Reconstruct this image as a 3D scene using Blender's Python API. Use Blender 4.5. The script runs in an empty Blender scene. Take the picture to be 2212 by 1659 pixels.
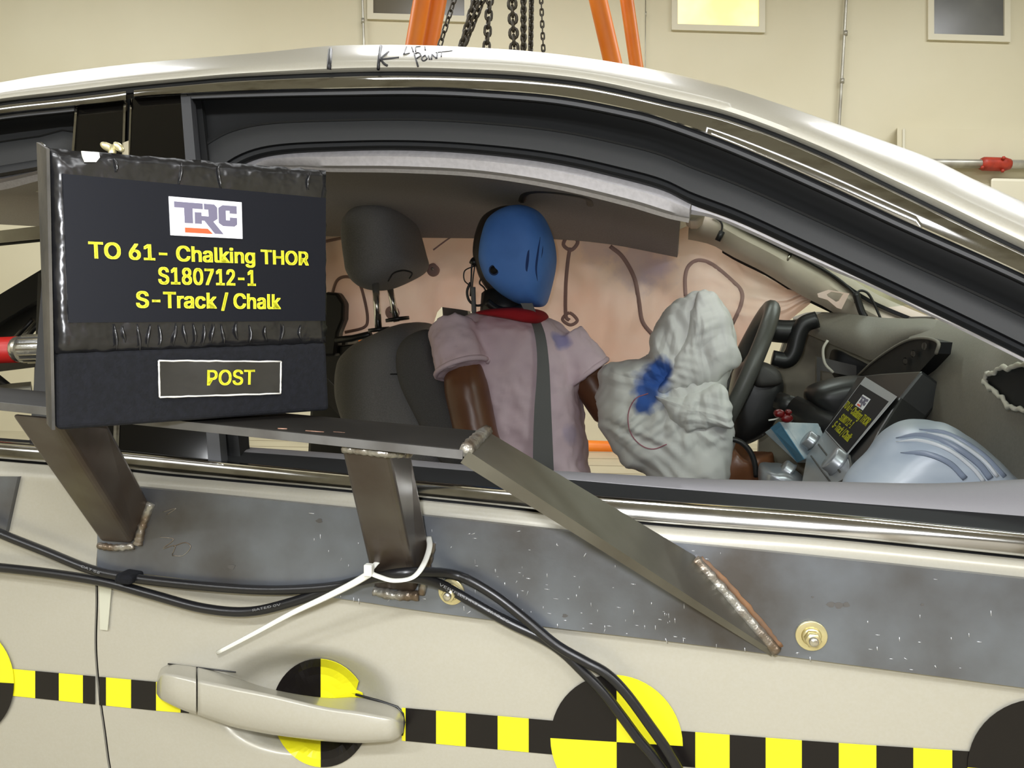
import bpy, bmesh, math, random
from math import sin, cos, tan, pi, radians, sqrt, atan2
from mathutils import Vector, Matrix, noise
from mathutils.bvhtree import BVHTree
random.seed(7)
SC = bpy.context.scene
COL = SC.collection

# ------------------------------------------------------------------ camera
FPX, CX, CY = 1720.0, 1106.0, 829.5
YAW, PITCH, ROLL, DIST, EYE = radians(12.0), radians(5.0), radians(1.0), 0.60, 1.14
CAM = Vector((0, -DIST, EYE))
fwd = Vector((-sin(YAW)*cos(PITCH), cos(YAW)*cos(PITCH), -sin(PITCH)))
rt0 = Vector((cos(YAW), sin(YAW), 0)); up0 = rt0.cross(fwd)
rgt = rt0*cos(ROLL)+up0*sin(ROLL); upv = up0*cos(ROLL)-rt0*sin(ROLL)
cd = bpy.data.cameras.new('camera'); cam = bpy.data.objects.new('camera', cd); COL.objects.link(cam)
cd.sensor_fit = 'HORIZONTAL'; cd.sensor_width = 36.0; cd.lens = 36.0*FPX/2212.0; cd.clip_start = 0.01
M = Matrix.Identity(4)
for i, v in enumerate((rgt, upv, -fwd)):
    for j in range(3): M[j][i] = v[j]
M.translation = CAM
cam.matrix_world = M; SC.camera = cam

# ------------------------------------------------------------------ world, lights, exposure
SC.view_settings.view_transform = 'Standard'; SC.view_settings.look = 'None'
SC.view_settings.gamma = 1.0; SC.view_settings.use_curve_mapping = False
SC.view_settings.exposure = 0.30
W = bpy.data.worlds.new('world'); SC.world = W; W.use_nodes = True
W.node_tree.nodes['Background'].inputs[0].default_value = (1.0, 0.97, 0.90, 1)
W.node_tree.nodes['Background'].inputs[1].default_value = 0.25
hf = Vector((-sin(YAW), cos(YAW), 0)); hr = Vector((cos(YAW), sin(YAW), 0))   # the hall's axes
def hall(a, b, z): return hr*a+hf*b+Vector((0, -DIST, z))
def area(name, loc, sx, sy, power, col=(.96, .98, 1.0), look=(0, 0, -1)):
    l = bpy.data.lights.new(name, 'AREA'); l.shape = 'RECTANGLE'; l.size = sx; l.size_y = sy
    l.energy = power; l.color = col
    o = bpy.data.objects.new(name, l); COL.objects.link(o); o.location = loc
    o.rotation_euler = Vector(look).to_track_quat('-Z', 'Y').to_euler()
    o.rotation_euler.z += YAW
    return o
CEIL = 4.6
for (b, pw) in ((-3.4, 205), (-0.9, 9), (1.8, 13), (4.8, 92)):
    for a in (-3.8, 0.0, 3.8):
        area('ceiling_lamp', hall(a, b, CEIL-0.12), 2.4, 0.32, pw)
fl = bpy.data.lights.new('camera_flash', 'POINT'); fl.energy = 13.0; fl.shadow_soft_size = 0.014; fl.color = (.94, .96, 1.0)
fo = bpy.data.objects.new('camera_flash', fl); COL.objects.link(fo); fo.location = CAM+upv*0.045-rgt*0.035+fwd*0.01

# ------------------------------------------------------------------ rays: a pixel seen at a known distance
def ray(px, py): return fwd+rgt*((px-CX)/FPX)-upv*((py-CY)/FPX)
def VY(px, py, y):
    d = ray(px, py); return CAM+d*((y+DIST)/d.y)
def VX(px, py, x):
    d = ray(px, py); return CAM+d*(x/d.x)
def VZ(px, py, z):
    d = ray(px, py); return CAM+d*((z-EYE)/d.z)
def PL(px, py, P, n):
    d = ray(px, py); return CAM+d*((P-CAM).dot(n)/d.dot(n))
ZB = 0.985
def yside(z):
    """the car's flank: nearly upright below the belt, leaning in above it"""
    lo = 0.25*(z-0.80)**2
    h = max(0.0, z-ZB)
    return lo*(1 if z < ZB else 0)+(0 if z < ZB else 0.25*(ZB-0.80)**2)+0.42*h+0.30*h*h
def S(px, py, off=0.0):
    y = 0.05
    for _ in range(14):
        p = VY(px, py, y); y = 0.5*y+0.5*(yside(p.z)+off)
    return VY(px, py, y)
WALL_P = hall(0, 7.2, 0); WALL_N = -hf
def VW(px, py, off=0.0): return PL(px, py, WALL_P+WALL_N*off, WALL_N)

class Crv:
    def __init__(s, pts): s.p = sorted(pts)
    def __call__(s, x):
        p = s.p; n = len(p)
        if x <= p[0][0]:
            m = (p[1][1]-p[0][1])/(p[1][0]-p[0][0]); return p[0][1]+m*(x-p[0][0])
        if x >= p[-1][0]:
            m = (p[-1][1]-p[-2][1])/(p[-1][0]-p[-2][0]); return p[-1][1]+m*(x-p[-1][0])
        i = 0
        while p[i+1][0] < x: i += 1
        def tg(k):
            if k == 0: return (p[1][1]-p[0][1])/(p[1][0]-p[0][0])
            if k == n-1: return (p[-1][1]-p[-2][1])/(p[-1][0]-p[-2][0])
            return (p[k+1][1]-p[k-1][1])/(p[k+1][0]-p[k-1][0])
        h = p[i+1][0]-p[i][0]; t = (x-p[i][0])/h
        return ((2*t**3-3*t*t+1)*p[i][1]+(t**3-2*t*t+t)*h*tg(i)+(-2*t**3+3*t*t)*p[i+1][1]+(t**3-t*t)*h*tg(i+1))
def lin(a, b, n): return [a+(b-a)*i/(n-1) for i in range(n)]
def cr(pts, n=8, closed=False):
    """Catmull-Rom through points of any dimension"""
    P = [Vector(p) for p in pts]; N = len(P); out = []
    for i in range(N if closed else N-1):
        a = P[(i-1) % N] if closed or i > 0 else P[0]*2-P[1]
        b = P[i]; c = P[(i+1) % N]
        d = P[(i+2) % N] if closed or i+2 < N else P[-1]*2-P[-2]
        for k in range(n):
            t = k/n
            out.append(0.5*((2*b)+(c-a)*t+(2*a-5*b+4*c-d)*t*t+(3*b-a-3*c+d)*t**3))
    if not closed: out.append(P[-1].copy())
    return out

# ------------------------------------------------------------------ materials
def lin1(c):
    c /= 255.0
    return c/12.92 if c <= 0.04045 else ((c+0.055)/1.055)**2.4
def rgb(c): return (lin1(c[0]), lin1(c[1]), lin1(c[2]), 1)
MATS = {}
def mat(name, c, rough=0.5, metal=0.0, c2=None, vs=8.0, lo=0.35, hi=0.65, bump=None, coat=0.0, spec=0.5, trans=0.0,
        emit=0.0, detail=4.0, stretch=None, sheen=0.0, rvar=0.0, aniso=None):
    m = bpy.data.materials.new(name); m.use_nodes = True; nt = m.node_tree; N = nt.nodes; L = nt.links
    b = N['Principled BSDF']
    b.inputs['Base Color'].default_value = rgb(c); b.inputs['Roughness'].default_value = rough
    b.inputs['Metallic'].default_value = metal; b.inputs['Specular IOR Level'].default_value = spec
    b.inputs['Coat Weight'].default_value = coat; b.inputs['Coat Roughness'].default_value = 0.06
    if sheen: b.inputs['Sheen Weight'].default_value = sheen
    if emit:
        b.inputs['Emission Color'].default_value = rgb(c); b.inputs['Emission Strength'].default_value = emit
    tc = N.new('ShaderNodeTexCoord'); src = tc.outputs['Object']
    if stretch:
        mp = N.new('ShaderNodeMapping'); mp.inputs['Scale'].default_value = stretch
        L.new(src, mp.inputs[0]); src = mp.outputs[0]
    if c2:
        nz = N.new('ShaderNodeTexNoise'); nz.inputs['Scale'].default_value = vs; nz.inputs['Detail'].default_value = detail
        L.new(src, nz.inputs['Vector'])
        r = N.new('ShaderNodeValToRGB'); r.color_ramp.elements[0].position = lo; r.color_ramp.elements[1].position = hi
        r.color_ramp.elements[0].color = rgb(c2); r.color_ramp.elements[1].color = rgb(c)
        L.new(nz.outputs['Fac'], r.inputs[0]); L.new(r.outputs[0], b.inputs['Base Color'])
        if emit: L.new(r.outputs[0], b.inputs['Emission Color'])
        if rvar:
            mr = N.new('ShaderNodeMapRange'); mr.inputs[3].default_value = rough+rvar; mr.inputs[4].default_value = rough-rvar
            L.new(nz.outputs['Fac'], mr.inputs[0]); L.new(mr.outputs[0], b.inputs['Roughness'])
    if bump:
        nb = N.new('ShaderNodeTexNoise'); nb.inputs['Scale'].default_value = bump[0]; nb.inputs['Detail'].default_value = 3
        L.new(src, nb.inputs['Vector'])
        bp = N.new('ShaderNodeBump'); bp.inputs['Strength'].default_value = bump[1]; bp.inputs['Distance'].default_value = bump[2] if len(bump) > 2 else 0.002
        L.new(nb.outputs['Fac'], bp.inputs['Height']); L.new(bp.outputs[0], b.inputs['Normal'])
    if trans:
        tr = N.new('ShaderNodeBsdfTranslucent'); mx = N.new('ShaderNodeMixShader'); mx.inputs[0].default_value = trans
        if c2: L.new(r.outputs[0], tr.inputs[0])
        else: tr.inputs[0].default_value = rgb(c)
        L.new(b.outputs[0], mx.inputs[1]); L.new(tr.outputs[0], mx.inputs[2])
        L.new(mx.outputs[0], N['Material Output'].inputs[0])
    MATS[name] = m
    return m
def stain(m, spots, col):
    """mix chalk of one colour onto a material, where it lies as smudges: (centre, radius, strength)"""
    nt = m.node_tree; N = nt.nodes; L = nt.links; b = N['Principled BSDF']
    inp = b.inputs['Base Color']
    tc = N.new('ShaderNodeTexCoord'); nz = N.new('ShaderNodeTexNoise'); nz.inputs['Scale'].default_value = 28; nz.inputs['Detail'].default_value = 5
    L.new(tc.outputs['Object'], nz.inputs['Vector'])
    for (c, r, k) in spots:
        sb = N.new('ShaderNodeVectorMath'); sb.operation = 'DISTANCE'; sb.inputs[1].default_value = c
        L.new(tc.outputs['Object'], sb.inputs[0])
        ad = N.new('ShaderNodeMath'); ad.operation = 'MULTIPLY_ADD'; ad.inputs[1].default_value = -r*1.4; 
        L.new(nz.outputs['Fac'], ad.inputs[0]); L.new(sb.outputs['Value'], ad.inputs[2])
        mr = N.new('ShaderNodeMapRange'); mr.inputs[1].default_value = -r*0.15; mr.inputs[2].default_value = r*0.45
        mr.inputs[3].default_value = k; mr.inputs[4].default_value = 0
        L.new(ad.outputs[0], mr.inputs[0])
        mx = N.new('ShaderNodeMix'); mx.data_type = 'RGBA'
        if inp.is_linked: L.new(inp.links[0].from_socket, mx.inputs['A'])
        else: mx.inputs['A'].default_value = inp.default_value[:]
        mx.inputs['B'].default_value = rgb(col)
        L.new(mr.outputs[0], mx.inputs['Factor']); L.new(mx.outputs['Result'], inp)

mat('wall_paint', (206, 200, 175), 0.6, c2=(201, 194, 167), vs=0.9)
mat('wall_paint_dark', (140, 134, 120), 0.7, c2=(122, 116, 104), vs=0.8)  # unseen wall behind the camera, darkened for the chrome's reflections
mat('wall_trim', (208, 203, 182), 0.55)
mat('ceiling_paint', (150, 148, 140), 0.8)
mat('floor_paint', (180, 172, 146), 0.35, c2=(166, 158, 134), vs=2.0)
mat('joint', (120, 108, 80), 0.8)
mat('lamp_glass', (255, 238, 170), 0.5, emit=1.0, c2=(225, 200, 130), vs=1.6)
mat('dark_glass', (98, 92, 78), 0.25, c2=(84, 80, 72), vs=1.4)
mat('grey_glass', (112, 112, 108), 0.25, c2=(92, 92, 90), vs=1.4)
mat('pipe_metal', (182, 180, 168), 0.35, 0.5, c2=(146, 142, 130), vs=6)
mat('red_iron', (170, 52, 30), 0.5, c2=(140, 40, 24), vs=20)
mat('orange', (222, 122, 10), 0.45, c2=(214, 110, 8), vs=6)
mat('chain_iron', (86, 80, 70), 0.45, 0.5, c2=(58, 54, 46), vs=60)
mat('paint', (171, 168, 156), 0.38, 0.2, coat=0.4, c2=(168, 164, 150), vs=420, lo=.3, hi=.7)
MATS['paint'].node_tree.nodes['Principled BSDF'].inputs['Coat Roughness'].default_value = .16
mat('chrome', (196, 196, 195), 0.09, 1.0, c2=(150, 146, 138), vs=22, lo=.30, hi=.52, rvar=0.06, stretch=(1, 1, 3))
mat('gloss_black', (10, 9, 8), 0.08, spec=.28)
mat('rubber_lip', (56, 57, 60), 0.55)
mat('rubber_black', (18, 19, 20), 0.65, spec=.3)
mat('frame_black', (34, 35, 36), 0.55, bump=(900, .15, .0005), spec=.35)
mat('seal_black', (20, 22, 25), 0.65)
mat('sill_grey', (112, 111, 114), 0.6, bump=(1200, .3, .0004))
mat('strip_grey', (200, 198, 202), 0.9, c2=(188, 186, 190), vs=200)
mat('strip_white', (226, 224, 230), 0.9, c2=(210, 208, 214), vs=60)
mat('headliner', (158, 154, 150), 0.95, c2=(148, 144, 140), vs=300, bump=(700, .2, .0008))
mat('metal_primer', (196, 186, 168), 0.5, 0.1, c2=(182, 172, 154), vs=14)
mat('holes', (18, 16, 14), 0.8)
mat('fabric_grey', (134, 133, 132), 0.9, c2=(122, 121, 120), vs=420, bump=(900, .35, .0008))
mat('fabric_dark', (98, 97, 96), 0.9, c2=(88, 87, 86), vs=420, bump=(900, .3, .0008))
mat('plastic_black', (30, 30, 30), 0.4)
mat('plastic_dark', (62, 60, 57), 0.55, bump=(800, .2, .0005))
mat('leather', (74, 74, 70), 0.42, bump=(600, .2, .0006))
mat('bright_steel', (215, 215, 212), 0.12, 1.0)
mat('dash', (128, 124, 114), 0.62, c2=(122, 118, 108), vs=260, bump=(800, .25, .0006))
mat('dash_inner', (128, 122, 106), 0.7, c2=(112, 106, 92), vs=12)
mat('stack_silver', (168, 172, 178), 0.32, 0.55)
mat('blue_skin', (94, 150, 236), 0.62, c2=(78, 132, 216), vs=11, lo=.3, hi=.6, bump=(60, .1, .001))
mat('groove_dark', (42, 62, 104), 0.75)
mat('dummy_skin', (118, 76, 48), 0.34, c2=(102, 64, 42), vs=9)
mat('shirt', (236, 214, 222), 0.9, c2=(228, 204, 214), vs=16, bump=(500, .2, .0006))
mat('red_cloth', (170, 20, 32), 0.85)
mat('belt', (112, 113, 112), 0.7, bump=(900, .3, .0004))
mat('curtain', (253, 240, 231), 0.85, c2=(250, 230, 217), vs=7, trans=0.5)
mat('seam', (176, 146, 138), 0.85, trans=0.15)
mat('airbag', (238, 239, 234), 0.75, c2=(226, 226, 224), vs=9, trans=0.12)
mat('bag_line', (170, 110, 122), 0.8)
mat('steel', (122, 128, 136), 0.34, 0.6, c2=(80, 76, 72), vs=7, lo=.34, hi=.60, rvar=.14, detail=9, bump=(220, .12, .0006))
mat('steel_edge', (120, 120, 120), 0.42, 0.8, c2=(98, 96, 94), vs=30)
mat('shelf_steel', (40, 38, 35), 0.6, 0.1, c2=(30, 28, 25), vs=14, spec=.2)
mat('tube_steel', (94, 88, 82), 0.38, 0.6, c2=(70, 58, 50), vs=13, lo=.35, hi=.6, stretch=(1, 1, .4), detail=6)
mat('brace_steel', (114, 112, 103), 0.34, 0.75, c2=(92, 88, 79), vs=10, detail=6)
mat('weld', (158, 156, 148), 0.36, 0.7, c2=(112, 98, 82), vs=45, lo=.38, hi=.6, bump=(160, .8, .002))
mat('scorch', (86, 70, 56), 0.6, 0.3, c2=(120, 86, 56), vs=50)
mat('rust_scrape', (150, 116, 98), 0.5, 0.3, c2=(110, 80, 64), vs=80)
mat('spot_dark', (84, 82, 80), 0.5, 0.3)
mat('bright_scratch', (214, 216, 220), 0.3, 0.7)
mat('brass_zinc', (222, 214, 168), 0.3, 0.8, c2=(208, 196, 150), vs=60)
mat('zinc', (200, 196, 182), 0.25, 0.9)
mat('cable', (20, 20, 22), 0.34, bump=(90, .15, .001))
mat('cable_print', (112, 112, 112), 0.6)
mat('nylon', (226, 226, 218), 0.4, trans=0.2)
mat('clear_tape', (198, 198, 180), 0.15, coat=0.4, trans=.2)
mat('yellow', (217, 211, 28), 0.4)
mat('sticker_black', (17, 14, 14), 0.32, spec=.35)
mat('marker', (28, 28, 32), 0.45)
mat('tape_black', (24, 24, 26), 0.26, coat=0.2, c2=(18, 18, 19), vs=30, bump=(38, .75, .006))
mat('felt_black', (19, 20, 25), 0.92, c2=(14, 15, 18), vs=300, bump=(700, .4, .001), spec=.25)
mat('label_black', (12, 14, 21), 0.55, spec=.2)
mat('foam_edge', (74, 70, 62), 0.7, c2=(44, 42, 38), vs=18, bump=(40, .6, .004))
mat('paper_white', (232, 232, 236), 0.6)
mat('logo_grey', (96, 92, 112), 0.6)
mat('logo_red', (232, 78, 36), 0.6)
mat('letter_yellow', (238, 236, 58), 0.6)
mat('clear_pocket', (26, 26, 28), 0.14, coat=.6, c2=(44, 44, 46), vs=16, lo=.3, hi=.5, bump=(30, .4, .003))
mat('glue', (200, 198, 190), 0.5)
mat('monitor_frame', (170, 172, 176), 0.4)
mat('box_blue', (98, 156, 190), 0.6)
mat('box_white', (206, 216, 220), 0.6, c2=(176, 196, 206), vs=40)
mat('red_plastic', (104, 12, 14), 0.35)
mat('sheet_blue', (196, 207, 217), 0.36, c2=(158, 172, 190), vs=5, stretch=(1, 1, 2.5))
mat('rope_red', (196, 40, 34), 0.4, coat=.3)
mat('knurl', (190, 190, 188), 0.3, 0.9, bump=(300, .5, .001))
mat('copper', (176, 120, 84), 0.35, 0.8)
mat('torn_foam', (196, 192, 178), 0.8, bump=(120, .6, .002))

# ------------------------------------------------------------------ mesh helpers
def link(name, V, F, m, parent=None, smooth=True, mods=()):
    me = bpy.data.meshes.new(name); me.from_pydata([tuple(v) for v in V], [], [tuple(f) for f in F]); me.update()
    bm = bmesh.new(); bm.from_mesh(me); bmesh.ops.recalc_face_normals(bm, faces=bm.faces); bm.to_mesh(me); bm.free()
    if smooth:
        for p in me.polygons: p.use_smooth = True
    o = bpy.data.objects.new(name, me); COL.objects.link(o)
    if m: me.materials.append(MATS[m] if isinstance(m, str) else m)
    put(o, parent)
    if any(md[0] == 'SOLIDIFY' for md in mods): mods = tuple(mods)+(('EDGE_SPLIT', dict(split_angle=.8)),)
    for md in mods:
        k = o.modifiers.new(md[0].lower(), md[0])
        for a, v in md[1].items(): setattr(k, a, v)
    return o
def put(o, parent):
    if parent:
        o.parent = parent
        if parent.type == 'EMPTY': o.matrix_parent_inverse = Matrix.Translation(-parent.location)
def solid(t, off=-1.0): return ('SOLIDIFY', dict(thickness=t, offset=off))
def bev(w, s=2): return ('BEVEL', dict(width=w, segments=s, limit_method='ANGLE', angle_limit=0.6))
def sub(n=1): return ('SUBSURF', dict(levels=n, render_levels=n))
def thing(name, label, cat, loc, group=None):
    o = bpy.data.objects.new(name, None); COL.objects.link(o); o.location = loc
    o.empty_display_size = 0.05
    o['label'] = label; o['category'] = cat
    if group: o['group'] = group
    return o
def tag(o, label, cat, group=None):
    o['label'] = label; o['category'] = cat
    if group: o['group'] = group
    rebase(o); return o
def rebase(o):
    me = o.data
    xs = [v.co for v in me.vertices]
    b = Vector(((min(v.x for v in xs)+max(v.x for v in xs))/2, (min(v.y for v in xs)+max(v.y for v in xs))/2, min(v.z for v in xs)))
    me.transform(Matrix.Translation(-b)); o.location = b
def struct(o): o['kind'] = 'structure'; return o
def grid_faces(r, c, wrap=False):
    F = []
    for i in range(r-1):
        for j in range(c if wrap else c-1):
            k = (j+1) % c
            F.append((i*c+j, i*c+k, (i+1)*c+k, (i+1)*c+j))
    return F
def loft(name, rows, m, parent=None, mods=(), smooth=True, wrap=False):
    V = [p for r in rows for p in r]
    return link(name, V, grid_faces(len(rows), len(rows[0]), wrap), m, parent, smooth, mods)
def tubeVF(path, rad, seg=10, cap=True, flat=1.0, upref=None):
    P = [Vector(p) for p in path]; n = len(P); V = []; F = []
    R = rad if callable(rad) else (lambda t: rad)
    prev = None
    for i, p in enumerate(P):
        t = (P[min(i+1, n-1)]-P[max(i-1, 0)])
        t = t.normalized() if t.length > 1e-9 else Vector((0, 0, 1))
        if upref is not None: a = (upref-t*upref.dot(t)).normalized()
        elif prev is None:
            a = t.cross(Vector((0, 0, 1)) if abs(t.z) < .9 else Vector((1, 0, 0))).normalized()
        else: a = (prev-t*prev.dot(t)).normalized()
        prev = a; b = t.cross(a)
        r = R(i/max(1, n-1))
        for k in range(seg):
            th = 2*pi*k/seg
            V.append(p+a*(cos(th)*r*flat)+b*(sin(th)*r))
    F = grid_faces(n, seg, True)
    if cap:
        F.append(tuple(range(seg))); F.append(tuple((n-1)*seg+k for k in range(seg)))
    return V, F
def tube(name, path, rad, m, parent=None, seg=10, flat=1.0, upref=None, mods=(), cap=True):
    V, F = tubeVF(path, rad, seg, cap, flat, upref)
    return link(name, V, F, m, parent, True, mods)
def join(*vf):
    V = []; F = []
    for v, f in vf:
        o = len(V); V += list(v); F += [tuple(i+o for i in q) for q in f]
    return V, F
def slabVF(pts, d):
    """closed polygon (3D points) pushed along vector d"""
    n = len(pts); V = [Vector(p) for p in pts]+[Vector(p)+d for p in pts]
    F = [tuple(range(n)), tuple(range(2*n-1, n-1, -1))]+[(i, (i+1) % n, n+(i+1) % n, n+i) for i in range(n)]
    return V, F
def slab(name, pts, d, m, parent=None, mods=(), smooth=False):
    V, F = slabVF(pts, d); return link(name, V, F, m, parent, smooth, mods)
def boxVF(a, b):
    x0, y0, z0 = a; x1, y1, z1 = b
    V = [Vector(p) for p in ((x0, y0, z0), (x1, y0, z0), (x1, y1, z0), (x0, y1, z0), (x0, y0, z1), (x1, y0, z1), (x1, y1, z1), (x0, y1, z1))]
    F = [(0, 1, 2, 3), (4, 5, 6, 7), (0, 1, 5, 4), (1, 2, 6, 5), (2, 3, 7, 6), (3, 0, 4, 7)]
    return V, F
def box(name, a, b, m, parent=None, mods=()):
    V, F = boxVF(a, b); return link(name, V, F, m, parent, False, mods)
def hexaVF(bot, top):
    V = list(bot)+list(top)
    return V, [(0, 1, 2, 3), (4, 5, 6, 7), (0, 1, 5, 4), (1, 2, 6, 5), (2, 3, 7, 6), (3, 0, 4, 7)]
def hexa(name, bot, top, m, parent=None, mods=()):
    V, F = hexaVF(bot, top); return link(name, V, F, m, parent, False, mods)
def patchrows(xs, f0, f1, n, off):
    return [[S(x, f0(x)+(f1(x)-f0(x))*t, off(x, t) if callable(off) else off) for x in xs] for t in lin(0, 1, n)]
def patch(name, q, off, m, parent=None, nx=6, ny=6, th=0.003, smooth=True, mods=()):
    """four-cornered panel lying on the car's flank; q = pixel corners TL TR BR BL"""
    rows = []
    for t in lin(0, 1, ny):
        a = Vector(q[0]).lerp(Vector(q[3]), t); b = Vector(q[1]).lerp(Vector(q[2]), t)
        rows.append([S(*(a.lerp(b, s)), off) for s in lin(0, 1, nx)])
    return loft(name, rows, m, parent, (solid(th, 1.0 if False else -1.0),)+tuple(mods), smooth)
def pillowVF(outline, T, N=72, rings=13, e=0.5, ycen=None, lump=0.0, ls=8.0, seed=0, crump=0.0):
    """rounded solid with this 3D outline (its widest section), T thick along y"""
    pts = cr(outline, max(2, N//len(outline)), True)
    c = sum(pts, Vector())/len(pts); V = []; n = len(pts)
    for i in range(rings):
        a = -pi/2+pi*(i+0.5)/rings
        s = max(cos(a), 0.0)**e
        for p in pts:
            q = c+(p-c)*s+Vector((0, T/2*sin(a), 0))
            if lump:
                d = q-c; d = d.normalized() if d.length > 0 else d
                q = q+d*(lump*noise.noise(q*ls+Vector((seed, seed, seed)))+lump*.5*noise.noise(q*ls*2.3+Vector((seed, 3, seed))))
            if crump:
                d = q-c; d = d.normalized() if d.length > 0 else d
                w = Vector((noise.noise(q*14), noise.noise(q*14+Vector((5, 1, 2))), noise.noise(q*14+Vector((1, 7, 3)))))*.03
                z = q+w
                f = abs(noise.noise(z*17+Vector((seed, 0, 0))))*1.5+abs(noise.noise(z*34+Vector((0, seed, 0))))*.8+abs(noise.noise(z*70))*.4
                q = q+d*crump*(f-.55)
            V.append(q)
    F = grid_faces(rings, n, True)
    V.append(c+Vector((0, -T/2, 0))); V.append(c+Vector((0, T/2, 0)))
    a, b = len(V)-2, len(V)-1
    for j in range(n):
        F.append((a, (j+1) % n, j)); F.append((b, (rings-1)*n+j, (rings-1)*n+(j+1) % n))
    return V, F
def pillow(name, opx, y, T, m, parent=None, e=0.5, N=72, rings=13, lump=0, ls=8, seed=0, mods=(), crump=0):
    V, F = pillowVF([VY(px, py, y) for px, py in opx], T, N, rings, e, None, lump, ls, seed, crump)
    return link(name, V, F, m, parent, True, mods)
def tri(x): return abs((x % 1.0)*2-1)
def sackVF(outline, T, N=240, R=46, e=0.5, folds=(), seed=0):
    """limp bag: rounded solid with this outline, creased along random straight folds"""
    pts = cr(outline, max(2, N//len(outline)), True); n = len(pts); c = sum(pts, Vector())/n
    rnd = random.Random(seed); FS = []
    for (amp, freq, cnt) in folds:
        for _ in range(cnt):
            a = rnd.uniform(0, pi); FS.append((amp, Vector((cos(a), .3, sin(a)))*freq*rnd.uniform(.7, 1.3), rnd.random(), Vector((rnd.uniform(0, 9), rnd.uniform(0, 9), rnd.uniform(0, 9)))))
    V = []
    ss = [1-(1-i/R)**1.5 for i in range(1, R+1)]
    prof = [(s, -1) for s in ss]+[(s, 1) for s in reversed(ss[:-1])]
    for s, sd in prof:
        yy = sd*T/2*sqrt(max(0, 1-s**(2/e)))
        for p in pts:
            q = c+(p-c)*s+Vector((0, yy, 0))
            w = q+Vector((noise.noise(q*11), noise.noise(q*11+Vector((4, 4, 4))), noise.noise(q*11+Vector((8, 1, 3)))))*.022
            d = 0
            for amp, fr, ph, so in FS:
                m = max(0, noise.noise(q*9+so)+.25)
                d += amp*m*(tri(w.dot(fr)+ph)-.5)*2
            out = ((q-c)*.6*s*s+Vector((0, yy, 0))*1.6)
            out = out.normalized() if out.length > 1e-6 else Vector((0, -1, 0))
            V.append(q+out*d)
    r = len(prof); F = grid_faces(r, n, True)
    V.append(sum(V[:n], Vector())/n); V.append(sum(V[(r-1)*n:r*n], Vector())/n)
    a, b = len(V)-2, len(V)-1
    for j in range(n):
        F.append((a, (j+1) % n, j)); F.append((b, (r-1)*n+j, (r-1)*n+(j+1) % n))
    return V, F
def bvh(o):
    me = o.data
    return BVHTree.FromPolygons([o.matrix_basis @ v.co if not o.parent else v.co for v in me.vertices], [tuple(p.vertices) for p in me.polygons])
def hit(tree, px, py, lift=0.0, fall=None):
    d = ray(px, py).normalized()
    h = tree.ray_cast(CAM, d)
    if h[0] is None: return fall
    return h[0]-d*lift
FONT = None
try:
    import os
    fp = os.path.join(bpy.utils.system_resource('DATAFILES', path='fonts'), 'Inter.woff2')
    if os.path.exists(fp): FONT = bpy.data.fonts.load(fp)
except Exception: FONT = None
def textVF(s, bold=0.02):
    cu = bpy.data.curves.new('t', 'FONT'); cu.body = s; cu.size = 1.0; cu.resolution_u = 4
    if FONT: cu.font = FONT
    ob = bpy.data.objects.new('t', cu); COL.objects.link(ob)
    dg = bpy.context.evaluated_depsgraph_get(); ev = ob.evaluated_get(dg); me = ev.to_mesh()
    V0 = [v.co.copy() for v in me.vertices]; F0 = [tuple(p.vertices) for p in me.polygons]
    ev.to_mesh_clear(); bpy.data.objects.remove(ob); bpy.data.curves.remove(cu)
    V = []; F = []
    for dx, dy in (((-1, -.6), (1, -.6), (-1, .6), (1, .6), (0, 0)) if bold else ((0, 0),)):
        k = len(V); V += [v+Vector((dx*bold, dy*bold, 0)) for v in V0]; F += [tuple(i+k for i in f) for f in F0]
    return V, F
CAPH = None
def text_between(name, s, L, R, n, capv, m, parent, bold=0.02, lift=0.0006, thick=0.0005):
    """lettering from point L to point R on a plane of normal n; capv = height of the capitals in metres"""
    V, F = textVF(s, bold)
    x0 = min(v.x for v in V); x1 = max(v.x for v in V)
    H, _ = textVF('H', bold); ch = max(v.y for v in H)-min(v.y for v in H)
    ex = (R-L); w = ex.length; ex = ex/w; ey = n.cross(ex).normalized()
    if ey.dot(upv) < 0: ey = -ey
    Q = [L+ex*((v.x-x0)/(x1-x0)*w)+ey*(v.y/ch*capv)+n*lift for v in V]
    k = len(Q); Q2 = [q-n*thick for q in Q]
    return link(name, Q+Q2, F+[tuple(i+k for i in reversed(f)) for f in F], m, parent, False)

# ================================================================== THE HALL
def hall_plane(name, pts, d, m): return struct(slab(name, pts, d, m))
A0, A1, B0, B1 = -7.0, 7.0, -4.5, 7.2
struct(slab('floor', [hall(A0, B0, 0), hall(A1, B0, 0), hall(A1, B1, 0), hall(A0, B1, 0)], Vector((0, 0, -.1)), 'floor_paint'))
struct(slab('wall_back', [hall(A0, B1, 0), hall(A1, B1, 0), hall(A1, B1, CEIL), hall(A0, B1, CEIL)], hf*.15, 'wall_paint'))
struct(slab('wall_front', [hall(A0, B0, 0), hall(A1, B0, 0), hall(A1, B0, CEIL), hall(A0, B0, CEIL)], -hf*.15, 'wall_paint_dark'))
struct(slab('wall_left', [hall(A0, B0, 0), hall(A0, B1, 0), hall(A0, B1, CEIL), hall(A0, B0, CEIL)], -hr*.15, 'wall_paint'))
struct(slab('wall_right', [hall(A1, B0, 0), hall(A1, B1, 0), hall(A1, B1, CEIL), hall(A1, B0, CEIL)], hr*.15, 'wall_paint'))
struct(slab('ceiling', [hall(A0, B0, CEIL), hall(A1, B0, CEIL), hall(A1, B1, CEIL), hall(A0, B1, CEIL)], Vector((0, 0, .1)), 'ceiling_paint'))
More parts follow.
